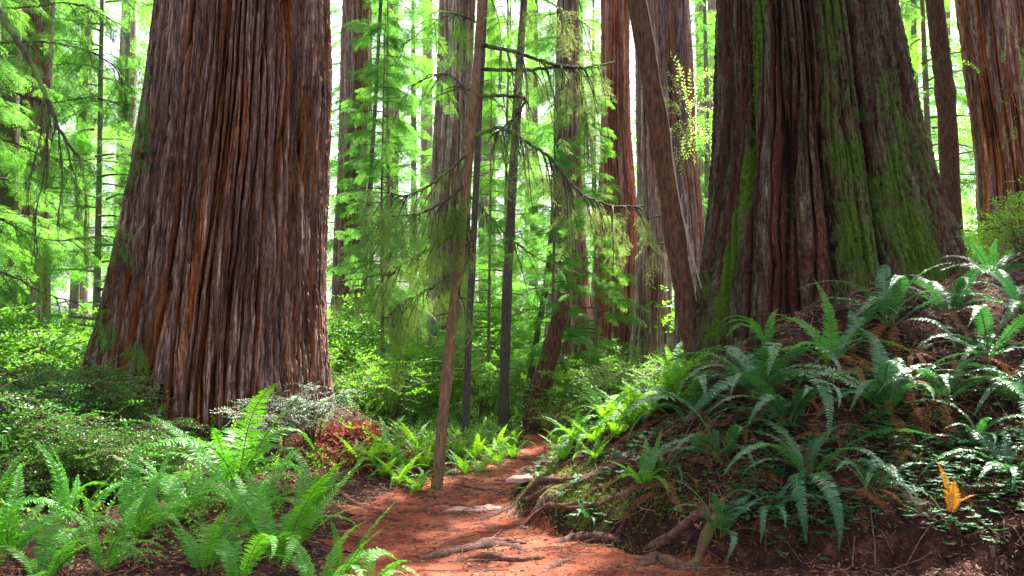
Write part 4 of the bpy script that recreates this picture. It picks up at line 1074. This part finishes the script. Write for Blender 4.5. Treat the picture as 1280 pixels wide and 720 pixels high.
root([(556, 706), (600, 698), (650, 702), (690, 698)], .035, 'root', 'thin root in front of the dark humped root')
root([(576, 684), (620, 678), (672, 682)], .03, 'root', 'thin reddish root just behind the dark humped root')
root([(690, 680), (730, 674), (780, 678)], .05, 'root', 'straight dark root at the foot of the moss cushion')
root([(676, 718), (696, 708), (716, 700)], .028, 'root', 'short broken root end on the near path')
root([(792, 712), (820, 700), (850, 712), (900, 716)], .06, 'root', 'thick dark root at the bottom edge below the bank')
root([(800, 690), (850, 664), (890, 640), (920, 612)], .04, 'root', 'reddish root climbing the foot of the bank')
root([(850, 712), (880, 680), (912, 640), (925, 625)], .042, 'root_moss', 'yellow mossy root leading up beside the small fern')
root([(592, 655), (650, 628), (720, 600), (800, 566)], .035, 'root', 'long root rising from the path over bare soil')
root([(650, 605), (720, 575), (790, 545), (850, 520)], .04, 'root', 'long root along the upper lip of the bank')
root([(690, 622), (760, 590), (830, 560)], .03, 'root', 'root between the two long rising roots')
root([(700, 640), (770, 625), (840, 600)], .026, 'root', 'thin root just above the moss cushion')
root([(640, 598), (660, 588), (690, 584)], .035, 'root', 'dark root tip shading the pale worn step')
root([(470, 640), (440, 630), (420, 612), (405, 590)], .03, 'root', 'red root running down the duff heap')
root([(860, 560), (900, 530), (960, 515)], .035, 'root', 'root under the large arching fern')
root([(600, 640), (560, 632), (520, 640)], .022, 'root', 'low root crossing the middle of the path')
root([(630, 618), (590, 612), (560, 606)], .02, 'root', 'low root crossing the path beside the slim trunk foot')

rr_ = np.random.default_rng(19)
for k in range(13):
    px = rr_.uniform(610, 860); py = 660 - (px - 600) * .36 + rr_.uniform(-40, 25); L = rr_.uniform(60, 150); sl = rr_.uniform(-.75, -.2)
    root([(px, py), (px + L * .35, py + sl * L * .35 + rr_.uniform(-6, 6)), (px + L * .7, py + sl * L * .7 + rr_.uniform(-6, 6)), (px + L, py + sl * L)], rr_.uniform(.012, .026), 'root',
         'thin bare root threading the litter on the path side of the bank', .015, sides=6, group='thin roots on the path side of the bank')

def slab(px, py, L, W, H, rz, label):
    p = G(px, py); r = np.random.default_rng(int(px)); n = 22; m = 10
    u = np.linspace(-1, 1, n); th = np.linspace(0, PI, m)
    g = Geo(); V = []
    for a in u:
        e = max(0, 1 - abs(a) ** 3) ** .5
        for b in th:
            V.append([a * L / 2, math.cos(b) * W / 2 * e * (1 + .15 * math.sin(a * 5 + px)), (math.sin(b) ** .45) * H * e * (1 + .35 * pn(a * 4, b * 2.5, 4)) - .03 + .02 * pn(a * 2, b, 6)])
    idx = np.arange(n * m).reshape(n, m)
    Q = np.stack([idx[:-1, :-1], idx[1:, :-1], idx[1:, 1:], idx[:-1, 1:]], -1).reshape(-1, 4)
    g.add(np.array(V), Q, None)
    o = mob('worn_root_step', g.mesh('worn_root_step', [M['worn']], True), None, tuple(p)); o.rotation_euler = (0, 0, rz)
    return tag(o, label, 'root step', 'pale worn root steps')
slab(600, 637, .72, .2, .055, R(10), 'pale worn root step across the path beside the moss cushion')
slab(662, 598, .55, .17, .06, R(28), 'pale worn root step further along at the narrow bend')

# ------------------------------------------------------------------ small stuff
def scatter_xy(n, seed, x0, x1, y0, y1, prob):
    r = np.random.default_rng(seed); x = r.uniform(x0, x1, n); y = r.uniform(y0, y1, n); k = r.random(n) < prob(x, y); return x[k], y[k], r
def normals(x, y, e=.05):
    dx = (hgt(x + e, y) - hgt(x - e, y)) / (2 * e); dy = (hgt(x, y + e) - hgt(x, y - e)) / (2 * e)
    n = np.stack([-dx, -dy, np.ones_like(dx)], -1); return n / np.linalg.norm(n, axis=1, keepdims=True)
# needle litter
x, y, r = scatter_xy(200000, 81, -3.2, 6.6, 5.0, 13.5, lambda x, y: np.where(path_dist(x, y) < -.1, .35, .85) * (.35 + .65 * sstep(-.3, .4, pn(x * 2.4, y * 2.4, 70))))
z = hgt(x, y); nn = normals(x, y); n = len(x)
az = r.uniform(0, 2 * PI, n); D = np.stack([np.cos(az), np.sin(az), r.normal(0, .25, n)], -1); D -= nn * np.sum(D * nn, 1)[:, None] * .85
L = r.uniform(.015, .06, n) * np.where(path_dist(x, y) < 0, 1.0, 1.1)
V, Q = leaf_quads(np.stack([x, y, z + r.uniform(.008, .02, n)], -1), D, L, L * r.uniform(.08, .4, n), (0, 0, 1), r.normal(0, .6, n), .1)
g = Geo(); g.add(V, Q, None, 0, np.repeat(np.clip(r.beta(1.3, 1.6, n), 0, 1), 4)); o = mob('needle_litter', g.mesh('needle_litter', [M['litter']])); o['kind'] = 'stuff'
# fallen brown fronds
g = Geo(); r = np.random.default_rng(87)
for k in range(100):
    if k < 70: q = G(r.uniform(930, 1290), r.uniform(400, 640))
    else: q = G(r.uniform(700, 960), r.uniform(500, 640))
    me = FR['dead'][k % 4]; nv = len(me.vertices)
    co = np.empty(nv * 3, np.float32); me.vertices.foreach_get('co', co); co = co.reshape(-1, 3) * r.uniform(.25, .65); co[:, 2] *= .3
    a = r.uniform(0, 6.28); c, q_ = math.cos(a), math.sin(a); co = co @ np.array([[c, -q_, 0], [q_, c, 0], [0, 0, 1]]).T
    wx, wy = co[:, 0] + q[0], co[:, 1] + q[1]; co = np.stack([wx, wy, co[:, 2] + hgt(wx, wy) + .02 + r.uniform(0, .04)], -1)
    lt = np.empty(len(me.polygons), np.int32); me.polygons.foreach_get('loop_total', lt); lv = np.empty(len(me.loops), np.int32); me.loops.foreach_get('vertex_index', lv)
    ls = np.empty(len(me.polygons), np.int32); me.polygons.foreach_get('loop_start', ls); q4 = lt == 4
    g.add(co, lv[ls[q4][:, None] + np.arange(4)], lv[ls[~q4][:, None] + np.arange(3)], 0, np.clip(r.normal(.35, .25), 0, 1))
o = mob('dead_frond_litter', g.mesh('dead_frond_litter', [M['fern_dead']])); o['kind'] = 'stuff'
# twigs
x, y, r = scatter_xy(1800, 82, -2.8, 6.4, 5.2, 12.5, lambda x, y: np.where(foot_dist(x, y) > 0, .9, .45))
g = Geo(); az = r.uniform(0, 2 * PI, len(x)); ln = r.uniform(.08, .42, len(x))
for k in range(len(x)):
    t = np.linspace(-.5, .5, 4); bx = x[k] + math.cos(az[k]) * ln[k] * t + r.normal(0, .01, 4); by = y[k] + math.sin(az[k]) * ln[k] * t + r.normal(0, .01, 4)
    tube(g, np.stack([bx, by, hgt(bx, by) + .015 + r.uniform(0, .03)], -1), r.uniform(.002, .006), 4)
o = mob('fallen_twig_litter', g.mesh('fallen_twig_litter', [M['twig_dry']])); o['kind'] = 'stuff'
# moss tufts at the bank foot and here and there
def moss_prob(x, y):
    fd = foot_dist(x, y)
    a = np.exp(-((fd - .28) / .22) ** 2) * sstep(1.7, .8, x) * sstep(6.2, 6.9, y) * sstep(10.5, 9.2, y) * sstep(-.35, .2, pn(x * 2.2, y * 2.2, 60))
    b = sstep(.25, .5, pn(x * 1.1, y * 1.1, 61)) * sstep(.1, .5, fd) * .45 * sstep(8.6, 7, y)
    return np.clip(a + b, 0, 1)
x, y, r = scatter_xy(160000, 83, -.6, 6, 5.4, 11, moss_prob); n = len(x)
D = normals(x, y) + r.normal(0, .55, (n, 3)); L = r.uniform(.012, .04, n)
V, Q = leaf_quads(np.stack([x, y, hgt(x, y) + r.uniform(-.004, .03, n)], -1), D, L, L * .42, (1, 0, 0), r.uniform(0, 6, n), .1)
g = Geo(); g.add(V, Q, None, 0, np.repeat(np.clip(r.beta(1.5, 1.5, n), 0, 1), 4)); o = mob('moss', g.mesh('moss', [M['moss']])); o['kind'] = 'stuff'
# clover-like ground cover : trefoils on thin stalks
def tref():
    g = Geo(); P = np.zeros((3, 3)); a = np.array([0, 2.1, 4.2]); D = np.stack([np.cos(a), np.sin(a), np.full(3, .05)], -1)
    V, Q = leaf_quads(P, D, np.full(3, .032), np.full(3, .03), fold=-.12); g.add(V, Q, None, 0, .45); return g.arrays()
TF = tref()
def cov(x, y):
    fd = foot_dist(x, y)
    return np.clip((.2 + .8 * sstep(-.1, .3, fbm(x * 1.1, y * 1.1, 64, 2))) * sstep(.02, .3, fd) * sstep(3.2, .6, fd) * .55 * (.25 + .75 * sstep(.8, 2.2, x)), 0, 1)
x, y, r = scatter_xy(42000, 84, -.2, 6.2, 5.5, 11, cov)
n = len(x); pos = np.stack([x, y, hgt(x, y) + r.uniform(.02, .09, n)], -1); az = r.uniform(0, 6.28, n)
g = Geo(); rot = frames(np.stack([np.cos(az), np.sin(az), r.normal(0, .25, n)], -1)); inst(g, TF[0], TF[1], None, TF[5], pos, rot, r.uniform(.7, 1.9, n), tint=r.normal(0, .22, n))
o = mob('ground_cover', g.mesh('ground_cover', [M['leaf_cover']])); o['kind'] = 'stuff'
# low green growth under the bright ferns and beyond
def und(x, y): return np.clip(np.where((path_dist(x, y) > .1) & (np.hypot(x - LT[0], y - LT[1]) > 1.9), 1, 0) * np.where(foot_dist(x, y) < 0, 1, sstep(11.6, 12.6, y)) * np.maximum(sstep(10.2, 11.2, y + .5 * pn(x, y, 3)), sstep(-1.5, -2.2, x)), 0, 1)
x, y, r = scatter_xy(9000, 85, -9, 9, 5.5, 28, und); n = len(x); az = r.uniform(0, 6.28, n)
pos = np.stack([x, y, hgt(x, y) + .02], -1); D = np.stack([np.cos(az), np.sin(az), r.uniform(.4, 1.6, n)], -1); g = Geo(); w = r.integers(4, size=n)
for j in range(4):
    q = w == j; stamp(g, TWG[j], pos[q], D[q], r.uniform(.5, 1.1, q.sum()), r.normal(0, .5, q.sum()), r.normal(0, .18, q.sum()))
o = mob('undergrowth', g.mesh('undergrowth', [M['leaf_lime'], M['stem']])); o['kind'] = 'stuff'
# shredded red bark fallen round the furrowed giant
x, y, r = scatter_xy(16000, 86, -3.4, -1.2, 9.8, 12, lambda x, y: np.exp(-(((x + 2.0) / .6) ** 2 + ((y - 10.85) / .7) ** 2))); n = len(x)
az = r.uniform(0, 6.28, n); D = np.stack([np.cos(az), np.sin(az), r.normal(-.1, .5, n)], -1); L = r.uniform(.05, .2, n)
V, Q = leaf_quads(np.stack([x, y, hgt(x, y) + r.uniform(0, .08, n)], -1), D, L, L * .12, (0, 0, 1), r.normal(0, .8, n), .1)
g = Geo(); g.add(V, Q, None, 0, np.repeat(r.beta(1.2, 1.8, n), 4)); o = mob('bark_litter', g.mesh('bark_litter', [M['bark_shred']])); o['kind'] = 'stuff'

# ------------------------------------------------------------------ air
def haze(dens):
    k = N('haze_air')
    v = k.n('ShaderNodeVolumePrincipled'); v.inputs['Color'].default_value = (.9, .96, 1, 1); v.inputs['Density'].default_value = dens; v.inputs['Anisotropy'].default_value = .3
    k.link(v.outputs[0], k.out.inputs['Volume'])
    V = np.array([(x, y, z) for x in (-170, 170) for y in (-20, 275) for z in (-8, 48)], float)
    Q = [(0, 1, 3, 2), (4, 6, 7, 5), (0, 4, 5, 1), (2, 3, 7, 6), (0, 2, 6, 4), (1, 5, 7, 3)]
    me = mesh_from('haze', V, Q); me.materials.append(k.m); o = mob('haze', me); o['kind'] = 'stuff'
HAZE = .00012
if HAZE: haze(HAZE)

# ------------------------------------------------------------------ light, world, camera
SUN_EL, SUN_AZ = R(56), R(22)       # azimuth measured from +Y towards +X : behind the trees, a little to the right
w = bpy.data.worlds.new('World'); scene.world = w; w.use_nodes = True
nt = w.node_tree; bg = nt.nodes['Background']; sky = nt.nodes.new('ShaderNodeTexSky'); sky.sky_type = 'NISHITA'
sky.sun_disc = False; sky.sun_elevation = SUN_EL; sky.sun_rotation = SUN_AZ; sky.air_density = 1.0; sky.dust_density = 4.0; sky.ozone_density = 1.0
hs = nt.nodes.new('ShaderNodeHueSaturation'); hs.inputs['Saturation'].default_value = .5; nt.links.new(sky.outputs[0], hs.inputs['Color']); nt.links.new(hs.outputs[0], bg.inputs[0]); bg.inputs[1].default_value = .09
ld = bpy.data.lights.new('sun', 'SUN'); ld.energy = 5.0; ld.angle = R(1.5); ld.color = (1, .95, .86)
so = link(bpy.data.objects.new('sun', ld))
from mathutils import Vector
sd = Vector((math.sin(SUN_AZ) * math.cos(SUN_EL), math.cos(SUN_AZ) * math.cos(SUN_EL), math.sin(SUN_EL)))
so.rotation_euler = sd.to_track_quat('Z', 'Y').to_euler()

cd = bpy.data.cameras.new('camera'); cam = link(bpy.data.objects.new('camera', cd))
cd.sensor_width = 36; cd.lens = 36 * F / 1280; cd.clip_start = .05; cd.clip_end = 1000
cam.location = (0, 0, CAM_H); cam.rotation_euler = (PI / 2 + PITCH, 0, 0)
scene.camera = cam
vs = scene.view_settings; vs.view_transform = 'Standard'; vs.look = 'None'; vs.gamma = 1; vs.exposure = 2.45; vs.use_curve_mapping = False
cy = scene.cycles
cy.max_bounces = 6; cy.diffuse_bounces = 4; cy.glossy_bounces = 2; cy.transmission_bounces = 4; cy.volume_bounces = 1
cy.use_denoising = True
cy.volume_step_rate = 4; cy.volume_max_steps = 32
